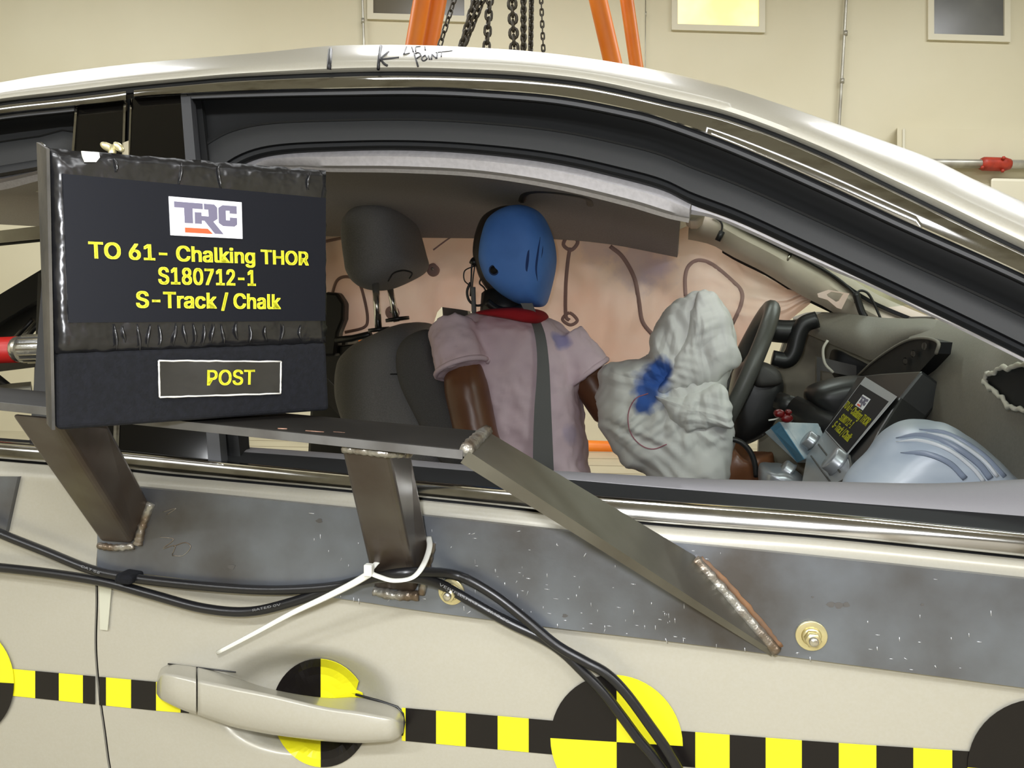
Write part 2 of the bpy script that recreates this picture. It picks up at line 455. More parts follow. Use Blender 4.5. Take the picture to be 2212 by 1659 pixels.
# floor joints in view through the far door opening
fl_ = bpy.data.objects['floor']
for i in range(6):
    b = 6.9-0.3*i
    slab('floor_joint', [hall(-3, b, .001), hall(3, b, .001), hall(3, b+.012, .001), hall(-3, b+.012, .001)], Vector((0, 0, -.002)), 'joint', fl_)
def window(n, x0, x1, y0, y1, pane):
    f = 13
    out = [(x0-f, y0-f), (x1+f, y0-f), (x1+f, y1+f), (x0-f, y1+f)]; inn = [(x0, y0), (x1, y0), (x1, y1), (x0, y1)]
    sl = lambda x, y: y+0.03*(x-(x0+x1)/2)
    O = [VW(x, sl(x, y), .03) for x, y in out]; I = [VW(x, sl(x, y), .03) for x, y in inn]
    V = O+I+[p-WALL_N*.03 for p in O]+[p-WALL_N*.03 for p in I]
    F = []
    for i in range(4):
        j = (i+1) % 4
        F += [(i, j, 4+j, 4+i), (i, j, 8+j, 8+i), (4+i, 4+j, 12+j, 12+i)]
    w = struct(link('window_%d' % n, V, F, 'wall_trim', None, False))
    slab('pane', [VW(x, sl(x, y), .012) for x, y in inn], -WALL_N*.008, pane, w)
    P = [VW(x, sl(x, y), .0) for x, y in out]
window(1, 806, 1003, -150, 31, 'dark_glass')
window(2, 1464, 1640, -160, 54, 'lamp_glass')
window(3, 2018, 2170, -160, 75, 'grey_glass')
def conduit(label, pts, rp, clips):
    P = [VW(x, y, .05) for x, y in pts]
    t = thing('conduit', label, 'pipe', P[-1], None)
    tube('pipe', P, rp, 'pipe_metal', t, 8)
    for c in clips:
        p = VW(c[0], c[1], .05)
        tube('clip', [p+Vector((0, 0, .02)), p-Vector((0, 0, .02))], rp*1.5, 'pipe_metal', t, 8)
conduit('thin steel conduit on the wall left of the dark window and orange legs', [(782, -120), (783, 0), (787, 120), (795, 420)], .011, [(784, 45), (782, -70)])
conduit('thin steel conduit on the pale wall between the lit and the grey window', [(1831, -120), (1828, 0), (1813, 265), (1801, 460)], .013, [(1826, 72), (1819, 175)])
conduit('hair-thin wire run down the wall right of the orange legs', [(1395, -120), (1394, 150), (1390, 400)], .004, [(1395, 30)])
# faint boxed-out panel at the right of the wall
V, F = hexaVF([VW(1938, 640, .12), VW(2420, 640, .12), VW(2420, 640, 0), VW(1938, 640, 0)], [VW(1938, 276, .12), VW(2420, 284, .12), VW(2420, 284, 0), VW(1938, 276, 0)])
struct(link('trim_1', V, F, 'wall_paint', None, False))
struct(tube('trim_2', [VW(1952, 279, .125), VW(1950, 640, .125)], .012, 'wall_trim', None, 6))
hp = thing('sprinkler_pipe', 'grey horizontal pipe with a red coupling on the right wall', 'pipe', VW(2120, 355, .2))
tube('pipe', [VW(1960, 352, .2), VW(2130, 354, .2), VW(2500, 358, .2)], .038, 'pipe_metal', hp, 12)
cp = tube('coupling', [VW(2118, 354, .2), VW(2124, 354, .2), VW(2128, 354, .2), VW(2165, 355, .2), VW(2170, 355, .2), VW(2181, 355, .2)], lambda t: .058 if .1 < t < .9 else .045, 'red_iron', hp, 14)
for (x, y) in ((2168, 341), (2166, 369), (2122, 362)):
    tube('coupling_bolt', [VW(x, y, .27), VW(x, y, .14)], .016, 'red_iron', cp, 6)
V, F = hexaVF([VW(2140, 640, .6), VW(2460, 640, .6), VW(2460, 640, .12), VW(2140, 640, .12)], [VW(2140, 385, .6), VW(2460, 392, .6), VW(2460, 392, .12), VW(2140, 385, .12)])
tag(link('wall_cabinet', V, F, 'wall_trim', None, False, (bev(.02),)), 'cream cabinet below the red pipe coupling, mostly behind the car', 'cabinet')

# ---------------------------------------------------------------- gantry and chains
def VD(px, py, d):
    return CAM+ray(px, py)*d
g = thing('gantry_crane', 'orange tubular gantry frame standing behind the car', 'gantry', Vector((VD(1120, 300, 4.6).x, VD(1120, 300, 4.6).y, 0)))
def leg(pa, pb, d, r):
    a = VD(*pa, d); b = VD(*pb, d); dirv = (b-a)
    top = a-dirv*(1.6); bot = a+dirv*((a.z-.03)/(-dirv.z))
    tube('leg', [top, a, b, bot], r, 'orange', g, 20)
    tube('foot', [Vector((bot.x, bot.y, .0)), Vector((bot.x, bot.y, .025))], r*1.9, 'orange', g, 20)
    return top, bot
l1 = leg((911, 0), (894, 97), 4.4, .047); l2 = leg((944, 0), (926, 97), 4.55, .056)
l3 = leg((1292, 0), (1322, 128), 4.4, .05); l4 = leg((1354, 0), (1374, 138), 4.7, .04)
for a, b in ((2.3, -1.6), (2.8, -1.9)):
    tube('leg', [hall(a-.5, b, 3.4), hall(a, b, .02)], .05, 'orange', g, 16)

tube('base_beam', [VW(1150, 962, .5), VW(1420, 972, .5)], .062, 'orange', g, 16)
tube('top_beam', [l1[0]+Vector((-.5, 0, 0)), l4[0]+Vector((.5, 0, 0))], .07, 'orange', g, 16)
def linkVF(L, w, r):
    h = L/2-w/2; path = []
    for k in range(6): path.append(Vector((w/2*cos(pi*k/5-0), 0, h+w/2*sin(pi*k/5))))
    for k in range(6): path.append(Vector((-w/2*cos(pi*k/5), 0, -h-w/2*sin(pi*k/5))))
    n = len(path); V = []; seg = 6
    for i in range(n):
        t = (path[(i+1) % n]-path[i-1]).normalized(); b = Vector((0, 1, 0)); a = t.cross(b)
        for k in range(seg): V.append(path[i]+a*(cos(2*pi*k/seg)*r)+b*(sin(2*pi*k/seg)*r))
    F = []
    for i in range(n):
        for k in range(seg):
            F.append((i*seg+k, i*seg+(k+1) % seg, ((i+1) % n)*seg+(k+1) % seg, ((i+1) % n)*seg+k))
    return V, F
def chain(label, pa, pb, d, L, w, r, below=0.95):
    a = VD(*pa, d); b = VD(*pb, d); dv = (b-a).normalized()
    a = a-dv*.12; b = b+dv*below; n = int((b-a).length/(L-2*r))
    t = thing('chain', label, 'chain', b, 'hoist chains hanging behind the roof')
    V, F = linkVF(L, w, r)
    me = None
    for i in range(n):
        if me is None:
            o = link('link', V, F, 'chain_iron'); me = o.data
        else:
            o = bpy.data.objects.new('link', me); COL.objects.link(o)
        rot = dv.to_track_quat('Z', 'Y').to_matrix().to_4x4() @ Matrix.Rotation((pi/2 if i % 2 else 0)+YAW+.5, 4, 'Z')
        o.matrix_world = Matrix.Translation(a+dv*(i+.5)*(L-2*r)) @ rot
        mw = o.matrix_world.copy(); o.parent = t; o.matrix_parent_inverse = Matrix.Translation(-t.location)
chain('thinnest slanting chain right beside the left orange leg', (981, 0), (950, 98), 3.6, .042, .021, .0040)
chain('first of the two heavy chains slanting down to the left', (1026, 0), (998, 99), 3.4, .046, .026, .0065)
chain('second of two heavy slanting chains, running beside the thicker one', (1042, 0), (1001, 99), 3.55, .046, .026, .0062)
chain('heavy near-vertical chain between the slanting pair and the middle chain', (1058, 0), (1051, 104), 3.4, .046, .026, .0062)
chain('heaviest vertical chain with round open links in the middle', (1106, 0), (1111, 108), 3.3, .044, .031, .0068)
chain('dark narrow chain right of the round-linked chain', (1131, 0), (1131, 110), 3.3, .030, .020, .0055)
chain('dark vertical chain second from the right of the group', (1148, 0), (1146, 111), 3.62, .030, .020, .0052)
chain('thin vertical chain, rightmost of the hoist chains', (1169, 0), (1174, 113), 3.6, .034, .014, .0035)

# ================================================================== THE CAR
car = thing('car', 'champagne sedan with chrome window trim, side view at the front door', 'car', Vector((-.3, .9, 0)))
XL, XR = -800, 2560
roof_top = Crv([(-300, 232), (0, 178), (100, 161), (280, 138), (430, 125), (580, 112), (700, 100), (780, 97), (880, 97), (1000, 101), (1150, 111), (1300, 130), (1450, 158), (1570, 188), (1700, 230), (1820, 272), (1892, 298), (2013, 343), (2097, 384), (2171, 418), (2260, 460), (2560, 610)])
c_top = Crv([(-300, 270), (0, 223), (135, 208), (277, 191), (400, 179), (506, 170), (740, 160), (869, 158), (1004, 161), (1139, 168), (1274, 184), (1440, 221), (1584, 257), (1767, 329), (1951, 417), (2134, 506), (2212, 543), (2560, 715)])
c_bot = Crv([(-300, 297), (0, 248), (135, 233), (270, 219), (290, 211), (405, 204), (560, 198), (740, 194), (902, 192), (1037, 197), (1206, 211), (1375, 243), (1440, 262), (1584, 316), (1767, 396), (1951, 481), (2134, 562), (2212, 598), (2560, 765)])
opening = Crv([(-300, 430), (0, 380), (85, 365), (160, 352), (290, 640), (400, 500), (450, 425), (490, 378), (540, 348), (600, 333), (700, 326), (869, 323), (1037, 332), (1206, 354), (1375, 393), (1440, 413), (1492, 439), (1593, 477), (1730, 540), (1786, 566), (1979, 657), (2075, 703), (2212, 771), (2560, 950)])
strip_bot = Crv([(-300, 460), (0, 396), (160, 372), (400, 500), (560, 362), (640, 352), (700, 355), (869, 357), (1037, 366), (1206, 392), (1375, 432), (1440, 452), (1485, 462), (1540, 471), (1624, 506), (1709, 546), (1793, 583), (1900, 627), (1993, 675), (2080, 714), (2212, 775), (2560, 953)])
xs_all = lin(XL, XR, 170)

# roof rail and roof in one pressing
xs_rail = lin(XL, XR, 200)
rail_rows = []
for f in (0.0, .06, .18, .34, .5, .66, .8, .9, .96, 1.0):
    rail_rows.append([S(x, c_top(x)-2+(roof_top(x)-c_top(x)+2)*f, 0.002-0.004*sin(pi*f)+0.055*f**3+0.012*(1-f)**6) for x in xs_rail])
top = rail_rows[-1]
def roofdrop(i, dy, dz, dzp):
    x = xs_rail[i]; w = min(1, max(0, (x-1480)/160)); w = w*w*(3-2*w)
    return Vector((top[i].x, top[i].y+dy*(1-w)+w*min(dy, .045), top[i].z+dz*(1-w)+dzp*w))
for dy, dz, dzp in ((.02, .0055, .0025), (.05, .012, -.012), (.12, .024, -.03), (.25, .038, -.03), (.40, .048, -.03), (.56, .052, -.03)):
    rail_rows.append([roofdrop(i, dy, dz, dzp) for i in range(len(xs_rail))])
YC = 0.90
rail = loft('roof_rail', rail_rows, 'paint', car, (solid(.0025, -1),))
rail_tree = bvh(rail)
# far half of the roof mirrored about the middle of the car
nr = [i for i, x in enumerate(xs_rail) if x < 1560]
far_rows = [[Vector((r[i].x, 2*YC-r[i].y, r[i].z)) for i in nr] for r in reversed(rail_rows)]
loft('far_roof', far_rows, 'paint', car, (solid(.002, -1),))
hd = [roofdrop(nr[-1], .0, 0, 0)]
# dark gap and chrome strip
xr_ = [x for x in lin(XL, 272, 40)]; xf_ = [x for x in lin(289, XR, 130)]
def strip(name, xs, a, b, prof, m, th=.002, mods=(), parent=None):
    rows = [[S(x, a(x)+(b(x)-a(x))*t, o) for x in xs] for t, o in prof]
    return loft(name, rows, m, parent or car, (solid(th, -1),)+tuple(mods))
chrome_prof = ((0, .008), (.05, .001), (.10, -.0015), (.14, -.0022), (.5, -.0034), (.84, -.0030), (.90, -.0020), (.95, .001), (1, .007))
strip('chrome_window_trim', xr_, lambda x: c_top(x)+4, c_bot, chrome_prof, 'chrome')
strip('chrome_window_trim', xf_, lambda x: c_top(x)+4, c_bot, chrome_prof, 'chrome')
strip('roof_gap', xs_all, lambda x: c_top(x)-4, lambda x: c_top(x)+10, ((0, .012), (1, .012)), 'rubber_black')
# front door frame: lip, channel, inner frame, seal
xo = lin(405, XR, 150)
fr = lambda k: (lambda x: c_bot(x)+(opening(x)-c_bot(x))*k)
lipw = lambda x: c_bot(x)+min(16, 12+(x-405)*.004)
strip('window_lip', xo, lambda x: c_bot(x)-1, lipw, ((0, .006), (.3, .003), (.8, .005), (1, .012)), 'rubber_lip')
f2 = lambda k: (lambda x: lipw(x)+(opening(x)-lipw(x))*k)
strip('window_channel', xo, f2(-.06), f2(.46), ((0, .012), (.12, .030), (.5, .036), (.9, .034), (1, .028)), 'rubber_black')
strip('door_frame', xo, f2(.43), f2(.86), ((0, .034), (.1, .028), (.5, .0275), (.92, .030), (1, .037)), 'frame_black')
strip('door_seal', xo, f2(.84), lambda x: opening(x)+2, ((0, .040), (.2, .030), (.5, .026), (.8, .031), (1, .046)), 'seal_black')
# rear door frame
xq = lin(XL, 160, 40)
lipr = lambda x: c_bot(x)+12
strip('window_lip', xq, lambda x: c_bot(x)-1, lipr, ((0, .006), (.3, .003), (.8, .005), (1, .012)), 'rubber_lip')
f3 = lambda k: (lambda x: lipr(x)+(opening(x)-lipr(x))*k)
strip('window_channel', xq, f3(-.06), f3(.4), ((0, .012), (.12, .030), (.5, .036), (1, .030)), 'rubber_black')
strip('door_frame', xq, f3(.38), f3(.82), ((0, .034), (.1, .028), (.5, .0275), (1, .034)), 'frame_black')
strip('door_seal', xq, f3(.8), lambda x: opening(x)+2, ((0, .038), (.3, .028), (.7, .030), (1, .046)), 'seal_black')
# glossy pillar panels between the two doors
patch('pillar_panel', [(166, 231), (268, 219), (246, 1000), (110, 985)], .006, 'gloss_black', car, 6, 16, .004)
patch('pillar_panel', [(287, 212), (390, 205), (450, 1000), (252, 980)], .006, 'gloss_black', car, 6, 16, .004)
patch('pillar_edge', [(267, 219), (272, 219), (250, 972), (244, 972)], .003, 'chrome', car, 2, 12, .003)
patch('pillar_edge', [(281, 214), (285, 213), (256, 972), (252, 972)], .005, 'chrome', car, 2, 12, .003)
patch('pillar_gap', [(262, 216), (292, 210), (262, 990), (236, 990)], .016, 'rubber_black', car, 2, 12, .003)
patch('rear_window_edge', [(162, 232), (167, 231), (112, 985), (104, 985)], .004, 'chrome', car, 2, 12, .003)
patch('pillar_inner', [(120, 225), (470, 205), (520, 1010), (60, 1000)], .055, 'plastic_black', car, 6, 12, .02)
patch('window_post', [(390, 205), (411, 208), (478, 998), (450, 996)], .003, 'rubber_lip', car, 3, 14, .012)
patch('window_post', [(410, 209), (434, 212), (520, 992), (478, 992)], .022, 'rubber_black', car, 3, 14, .02)
# cloth edge of the headliner, running on as the pale pillar lining
xst = lin(520, 1492, 70)
strip('headliner_edge', xst, lambda x: opening(x)-1, strip_bot, ((0, .060), (.15, .052), (.5, .050), (.85, .058), (1, .085)), 'strip_grey', .004)
xsp = lin(1486, XR, 70)
strip('pillar_lining', xsp, lambda x: opening(x)-2, strip_bot, ((0, .066), (.2, .058), (.6, .060), (1, .075)), 'strip_white', .004)
strip('headliner_edge', lin(XL, 170, 16), lambda x: opening(x)-1, strip_bot, ((0, .060), (.5, .050), (1, .085)), 'strip_grey', .004)

# belt: grey sill, black wiper, chrome strip
g0 = Crv([(480, 962), (738, 980), (895, 994), (1059, 1008), (1400, 1028), (1554, 1035), (1824, 1041), (2017, 1044), (2212, 1035), (2560, 1020)])
g1 = Crv([(480, 975), (738, 994), (895, 1009), (1059, 1023), (1400, 1053), (1773, 1083), (2212, 1117), (2560, 1148)])
g2 = Crv([(-300, 925), (0, 952), (250, 970), (480, 994), (748, 1021), (899, 1036), (1100, 1054), (1400, 1077), (1773, 1105), (2212, 1148), (2560, 1185)])
g3 = Crv([(-300, 963), (0, 992), (250, 1012), (360, 1024), (744, 1059), (899, 1075), (1100, 1096), (1400, 1130), (1773, 1159), (2212, 1204), (2560, 1240)])
xb = lin(478, XR, 100)
strip('sill_trim', xb, g0, g1, ((0, .085), (.02, .065), (.12, .050), (.45, .036), (.85, .030), (1, .030)), 'sill_grey', .006)
strip('window_wiper', xb, lambda x: g1(x)-2, lambda x: g2(x)+2, ((0, .030), (.3, .024), (.7, .018), (1, .012)), 'rubber_black', .006)
belt_prof = ((0, .010), (.04, .003), (.09, -.002), (.14, -.0035), (.20, -.0030), (.26, -.0034), (.55, -.0046), (.86, -.0046), (.92, -.003), (.96, 0), (1, .006))
strip('chrome_belt', lin(XL, 244, 40), g2, g3, belt_prof, 'chrome')
strip('chrome_belt', lin(253, XR, 120), g2, g3, belt_prof, 'chrome')
strip('belt_gap', xs_all, lambda x: g3(x)-4, lambda x: g3(x)+9, ((0, .010), (1, .010)), 'rubber_black')
strip('inner_belt', lin(XL, XR, 60), lambda x: g2(x)-6, lambda x: g2(x)+10, ((0, .05), (1, .03)), 'rubber_black', .01)

# door skins
gapx = Crv([(950, 243), (1100, 222), (1240, 209), (1300, 209), (1400, 207), (1500, 215), (1580, 226), (1659, 237), (1900, 285)])
def recess(px, py):
    r = sqrt(((px-655)/208)**2+((py-1515)/122)**2)
    if r >= 1: return 0
    t = min(1, (1-r)/.45); return .020*t*t*(3-2*t)
def skin(name, left, right, nx):
    rows = []
    for k, t in enumerate(lin(0, 1, 90)):
        row = []
        for s in lin(0, 1, nx):
            # position on the row
            py_guess = 1300
            for _ in range(4):
                x = left(py_guess)+(right(py_guess)-left(py_guess))*s
                py_guess = (g3(x)+4)+(1900-(g3(x)+4))*t
            o = recess(x, py_guess)
            e = 0.006*max(0, 1-t*40)
            row.append(S(x, py_guess, o+e))
        rows.append(row)
    for dz in (.10, .2, .32):
        rows.append([Vector((p.x, p.y+.1*dz, p.z-dz)) for p in rows[89]])
    return loft(name, rows, 'paint', car, (solid(.002, -1),))
fd = skin('front_door', lambda y: gapx(y)+3, lambda y: 2560, 200)
rd = skin('rear_door', lambda y: XL, lambda y: gapx(y)-3, 60)
patch('door_gap', [(225, 990), (260, 990), (290, 1900), (195, 1900)], .012, 'rubber_black', car, 2, 12, .003)
# door handle with its cap
hs = [(338, 1476, 1484, 1498, .3), (344, 1452, 1464, 1507, .7), (353, 1441, 1455, 1514, .9), (375, 1435, 1458, 1525, 1), (400, 1437, 1463, 1536, 1), (424, 1440, 1469, 1543, 1)]
hg = [(427, 1441, 1470, 1544, 1), (470, 1451, 1478, 1559, 1.05), (510, 1464, 1486, 1572, 1.1), (588, 1489, 1501, 1587, 1.15), (698, 1507, 1527, 1601, 1.15), (770, 1506, 1538, 1605, 1.1), (820, 1516, 1547, 1603, 1.0), (846, 1524, 1552, 1600, .9), (862, 1533, 1559, 1592, .7), (872, 1548, 1565, 1581, .35)]
def handle(name, sec):
    rows = []
    if len(sec) > 3:
        ps = cr([Vector(s) for s in [(a[0], a[1], a[2]) for a in sec]], 5); qs = cr([Vector((a[0], a[3], a[4]*100)) for a in sec], 5)
        sec = [(p.x, p.y, p.z, q.y, q.z/100) for p, q in zip(ps, qs)]
    for (x, t, r, b, k) in sec:
        ring = [S(x, t, -.001), S(x, t+(r-t)*.05, -.003*k), S(x, t+(r-t)*.5, -.0165*k), S(x, t+(r-t)*.90, -.0285*k), S(x, r-(r-t)*.03, -.0315*k), S(x, r+(b-r)*.05, -.0335*k), S(x, r+(b-r)*.10, -.0340*k), S(x, r+(b-r)*.5, -.0345*k), S(x, b-(b-r)*.10, -.033*k), S(x, b-(b-r)*.03, -.030*k), S(x, b, -.024*k), S(x, b, -.012*k), S(x, b-4, -.0)]
        rows.append(ring)
    V = [p for r in rows for p in r]; n = len(rows[0])
    F = grid_faces(len(rows), n, True); F += [tuple(range(n)), tuple((len(rows)-1)*n+k for k in range(n))]
    return link(name, V, F, 'paint', None, True)
hcap = handle('handle_cap', hs); hgrip = handle('door_handle', hg)
for h in (hcap, hgrip): put(h, fd)
tube('handle_gasket', [S(x, y, -.001) for x, y in ((363, 1434), (428, 1442), (509, 1452))], .0006, 'plastic_black', fd, 6)
tube('handle_gasket', [S(x, y, -.001) for x, y in ((768, 1500), (820, 1514), (858, 1527), (871, 1541), (874, 1560), (869, 1588))], .0010, 'plastic_black', fd, 6)

# marker writing on the roof rail
def stroke(name, pts, wpx, n=5):
    P = []
    for p in cr([Vector((x, y)) for x, y in pts], n):
        q = hit(rail_tree, p.x, p.y, 0.0007)
        if q is None: continue
        P.append(q)
    if len(P) > 1: tube(name, P, wpx/2/1720*1.02, 'marker', rail, 6)
def marks(name, L, w):
    for pts in L: stroke(name, pts, w)
stroke('marker_bar', [(714, 107), (712, 128), (711, 150)], 9)
marks('marker_arrow', [[(823, 100), (819, 125), (817, 150)]], 6)
marks('marker_arrow', [[(862, 125), (842, 127), (823, 129)], [(839, 112), (826, 124), (822, 129)], [(822, 129), (830, 138), (837, 142)]], 4.5)
marks('marker_letter_L', [[(878, 101), (872, 118)], [(872, 118), (885, 115)]], 3)
marks('marker_letter_I', [[(890, 102), (893, 113)]], 3)
marks('marker_letter_F', [[(898, 102), (898, 112)], [(898, 102), (908, 101)]], 3)
marks('marker_letter_T', [[(918, 101), (919, 109)]], 3)
marks('marker_letter_P', [[(895, 115), (899, 130), (903, 144)], [(895, 117), (904, 114), (909, 120), (900, 127)]], 3.6)
marks('marker_letter_O', [[(917, 120), (911, 126), (915, 132), (922, 127), (919, 120), (916, 120)]], 3.2)
marks('marker_letter_I', [[(926, 120), (928, 129)]], 3)
marks('marker_letter_N', [[(932, 129), (933, 117)], [(933, 117), (943, 127)], [(943, 127), (945, 114)]], 3)
marks('marker_letter_T', [[(953, 123), (954, 113)], [(941, 114), (960, 112), (977, 110)]], 2.4)

# ---------------------------------------------------------------- interior shell
xh = lin(XL, 1492, 60)
hrows = []
for t in lin(0, 1, 16):
    row = []
    for x in xh:
        n0 = S(x, strip_bot(x)-3 if (x < 170 or x > 540) else 355, .085)
        fx = -250+(x+250)*(1465+250)/(1492+250)
        pf = Crv([(-400, 455), (0, 478), (300, 492), (700, 503), (1000, 507), (1200, 509), (1320, 520), (1465, 548)])(fx)
        f0 = VY(fx, pf, 1.44)
        q = n0.lerp(f0, t); q.z += .085*sin(pi*t)**.7 if 0 < t < 1 else 0
        row.append(q)
    hrows.append(row)
hl = loft('headliner', hrows, 'headliner', car, (solid(.010, -1),))
hl_tree = bvh(hl)
gh = [hit(hl_tree, x, y, .012) for x, y in ((1128, 428), (1135, 412), (1160, 406), (1200, 408), (1240, 414), (1270, 422), (1276, 436))]
gh = [p for p in gh if p]
tube('grab_handle', cr(gh, 4), .011, 'plastic_dark', car, 10)
for (x, y) in ((1138, 433), (1262, 438)):
    p = hit(hl_tree, x, y, .004)
    if p: V, F = boxVF(p+Vector((-.016, -.004, -.006)), p+Vector((.016, .004, .006))); link('handle_mount', V, F, 'strip_grey', car, False, (bev(.002),))
# bolt-on end of the headliner over the windscreen: bare header bar, wiring
tube('header_bar', [VY(1470, 440, .5), VY(1500, 452, .9), VY(1500, 475, 1.35)], .022, 'metal_primer', car, 10)
patch_ = [VY(1488, 462, 1.40), VY(1505, 470, 1.40), VY(1500, 510, 1.40), VY(1488, 512, 1.40)]
slab('header_clip', patch_, Vector((0, .02, 0)), 'plastic_dark', car)
# far A pillar: bare pressed metal with holes, black seal below
ap_t = Crv([(1480, 455), (1545, 468), (1620, 508), (1700, 548), (1780, 590), (1850, 640), (1900, 668), (1990, 705), (2100, 750)])
ap_b = Crv([(1480, 500), (1545, 515), (1590, 540), (1660, 575), (1740, 625), (1800, 655), (1850, 690), (1990, 760), (2100, 820)])
xa = lin(1490, 2100, 30)
pil = loft('far_pillar', [[VY(x, ap_t(x)-10+(ap_b(x)-ap_t(x)+10)*t, 1.42-.035*sin(pi*t)+.00*t) for x in xa] for t in lin(0, 1, 7)], 'metal_primer', car, (solid(.02, 1),))
pil_tree = bvh(pil)
loft('far_pillar_seal', [[VY(x, ap_b(x)-2+26*t, 1.43+.03*t) for x in lin(1560, 2000, 20)] for t in lin(0, 1, 3)], 'rubber_black', car, (solid(.01, 1),))
for (x, y, r) in ((1566, 501, 4.5), (1675, 556, 2), (1737, 590, 2), (1797, 599, 2), (1603, 545, 2)):
    p = hit(pil_tree, x, y, .001)
    if p: tube('pillar_hole', [p, p+Vector((0, .003, 0))], r/1720*2.0, 'holes', pil, 10)
p0, p1 = hit(pil_tree, 1711, 572, .001), hit(pil_tree, 1720, 577, .001)
if p0 and p1: tube('pillar_slot', [p0, p1], .0045, 'holes', pil, 8)
def wire(name, pts, y, wpx, m='plastic_black', par=None):
    return tube(name, cr([VY(a, b, y+(c if c else 0)) for a, b, c in [(q+(0,))[:3] for q in pts]], 6), wpx/2/1720*(y+.62), m, par or car, 8)
wire('wiring', [(1700, 540), (1780, 583), (1820, 610), (1850, 640), (1848, 655)], 1.36, 6)
wire('wiring', [(1848, 632), (1860, 670), (1868, 685)], 1.34, 14)
wire('wiring', [(1846, 640), (1858, 628), (1875, 634), (1890, 660), (1903, 690)], 1.34, 5)
wire('wiring', [(1540, 468), (1556, 478), (1560, 492), (1552, 512)], 1.36, 4)
tube('bracket_bolt', [VY(1550, 520, 1.36), VY(1560, 500, 1.36)], .007, 'plastic_black', car, 8)
tube('bracket_bolt', [VY(1708, 548, 1.37), VY(1700, 564, 1.37)], .004, 'zinc', car, 8)
loft('pillar_seal_edge', [[VY(x, ap_t(x)-12+8*t, 1.36) for x in lin(1500, 2000, 30)] for t in lin(0, 1, 2)], 'rubber_black', car, (solid(.012, 1),))
# windscreen glass between the pillars
gm = bpy.data.materials.new('windscreen'); gm.use_nodes = True; MATS['windscreen'] = gm
nt = gm.node_tree; b_ = nt.nodes['Principled BSDF']; b_.inputs['Base Color'].default_value = (.8, .85, .8, 1); b_.inputs['Roughness'].default_value = .05
tp = nt.nodes.new('ShaderNodeBsdfTransparent'); tp.inputs[0].default_value = (.86, .9, .86, 1); mxs = nt.nodes.new('ShaderNodeMixShader'); mxs.inputs[0].default_value = .1
nt.links.new(tp.outputs[0], mxs.inputs[1]); nt.links.new(b_.outputs[0], mxs.inputs[2]); nt.links.new(mxs.outputs[0], nt.nodes['Material Output'].inputs[0])
wn = [roofdrop(i, .04, 0, -.012) for i, x in enumerate(xs_rail) if 1560 <= x]
loft('windscreen', [[Vector((p.x+.10*sin(pi*t), p.y+(2*YC-2*p.y)*t, p.z+.02*sin(pi*t))) for p in wn] for t in lin(0, 1, 9)], 'windscreen', car, (solid(.004, -1),))

# floor pan, far sill, far pillar and seat-belt tower
box('floor_pan', (-2.0, .08, .28), (1.0, 1.72, .31), 'rubber_black', car)
box('far_sill', (-2.0, 1.62, .28), (1.0, 1.78, .42), 'paint', car, (bev(.02),))
box('door_trim', (-.42, .06, .33), (.62, .095, .955), 'plastic_dark', car, (bev(.01),))
box('rear_door_trim', (-1.6, .06, .33), (-.50, .095, .94), 'plastic_dark', car, (bev(.01),))
slab('far_centre_pillar', [VY(690, 470, 1.50), VY(735, 470, 1.50), VY(752, 640, 1.50), VY(742, 860, 1.50), VY(775, 1200, 1.50), VY(650, 1200, 1.50)], Vector((0, .10, 0)), 'plastic_black', car, (bev(.012),))
slab('belt_guide', [VY(700, 630, 1.40), VY(728, 632, 1.40), VY(743, 655, 1.40), VY(742, 690, 1.40), VY(730, 720, 1.40), VY(724, 770, 1.40), VY(696, 770, 1.40)], Vector((0, .04, 0)), 'plastic_black', car, (bev(.008),))
tube('belt_bar', [VY(725, 735, 1.40), VY(760, 731, 1.40), VY(800, 722, 1.38)], .009, 'plastic_black', car, 8)
slab('latch_block', [VY(731, 747, 1.42), VY(768, 742, 1.42), VY(768, 772, 1.42), VY(733, 776, 1.42)], Vector((0, .03, 0)), 'plastic_black', car, (bev(.004),))
loft('belt_webbing', [[VY(x, y, 1.36) for x, y in ((690, 800), (740, 850), (790, 905), (850, 985))], [VY(x, y, 1.36) for x, y in ((690, 850), (735, 900), (770, 940), (820, 1010))]], 'fabric_dark', car, (solid(.003),))
wire('belt_cable', [(700, 640), (716, 560), (740, 540), (770, 530)], 1.43, 6, 'seam') if False else None

slab('far_belt_anchor', [VY(a, b, 1.52) for a, b in ((955, 660), (1010, 664), (1012, 705), (958, 700))], Vector((0, .03, 0)), 'plastic_black', car)
# curtain airbag over the far windows
ct = Crv([(150, 470), (600, 490), (760, 492), (900, 492), (1100, 495), (1300, 500), (1450, 500), (1500, 484), (1536, 488), (1562, 516), (1588, 527), (1602, 556), (1650, 594), (1700, 616), (1730, 614), (1768, 636)])
cb = Crv([(150, 700), (600, 728), (780, 728), (880, 722), (936, 704), (947, 668), (960, 664), (1040, 680), (1120, 725), (1200, 760), (1260, 776), (1310, 787), (1400, 776), (1500, 765), (1600, 747), (1650, 725), (1690, 703), (1730, 672), (1768, 641)])
rows = []
for t in lin(0, 1, 40):
    row = []
    for x in lin(150, 1768, 170):
        y0, y1 = ct(x), cb(x)
        w = sin(pi*t)
        q = VY(x, y0+(y1-y0)*t, 1.47)
        d = -.035*w+.02*noise.noise(Vector((x*.012, t*2.2, 1)))*w+.010*noise.noise(Vector((x*.035, t*6+x*.01, 5)))*w
        if x > 1450: d += .012*noise.noise(Vector(((x-1768)/(60+600*t), t*9, 3)))*w
        row.append(CAM+(q-CAM)*(1+d/2.0))
    rows.append(row)
cur = loft('curtain_airbag', rows, 'curtain', car, (solid(.003, 1),))
cur_tree = bvh(cur)
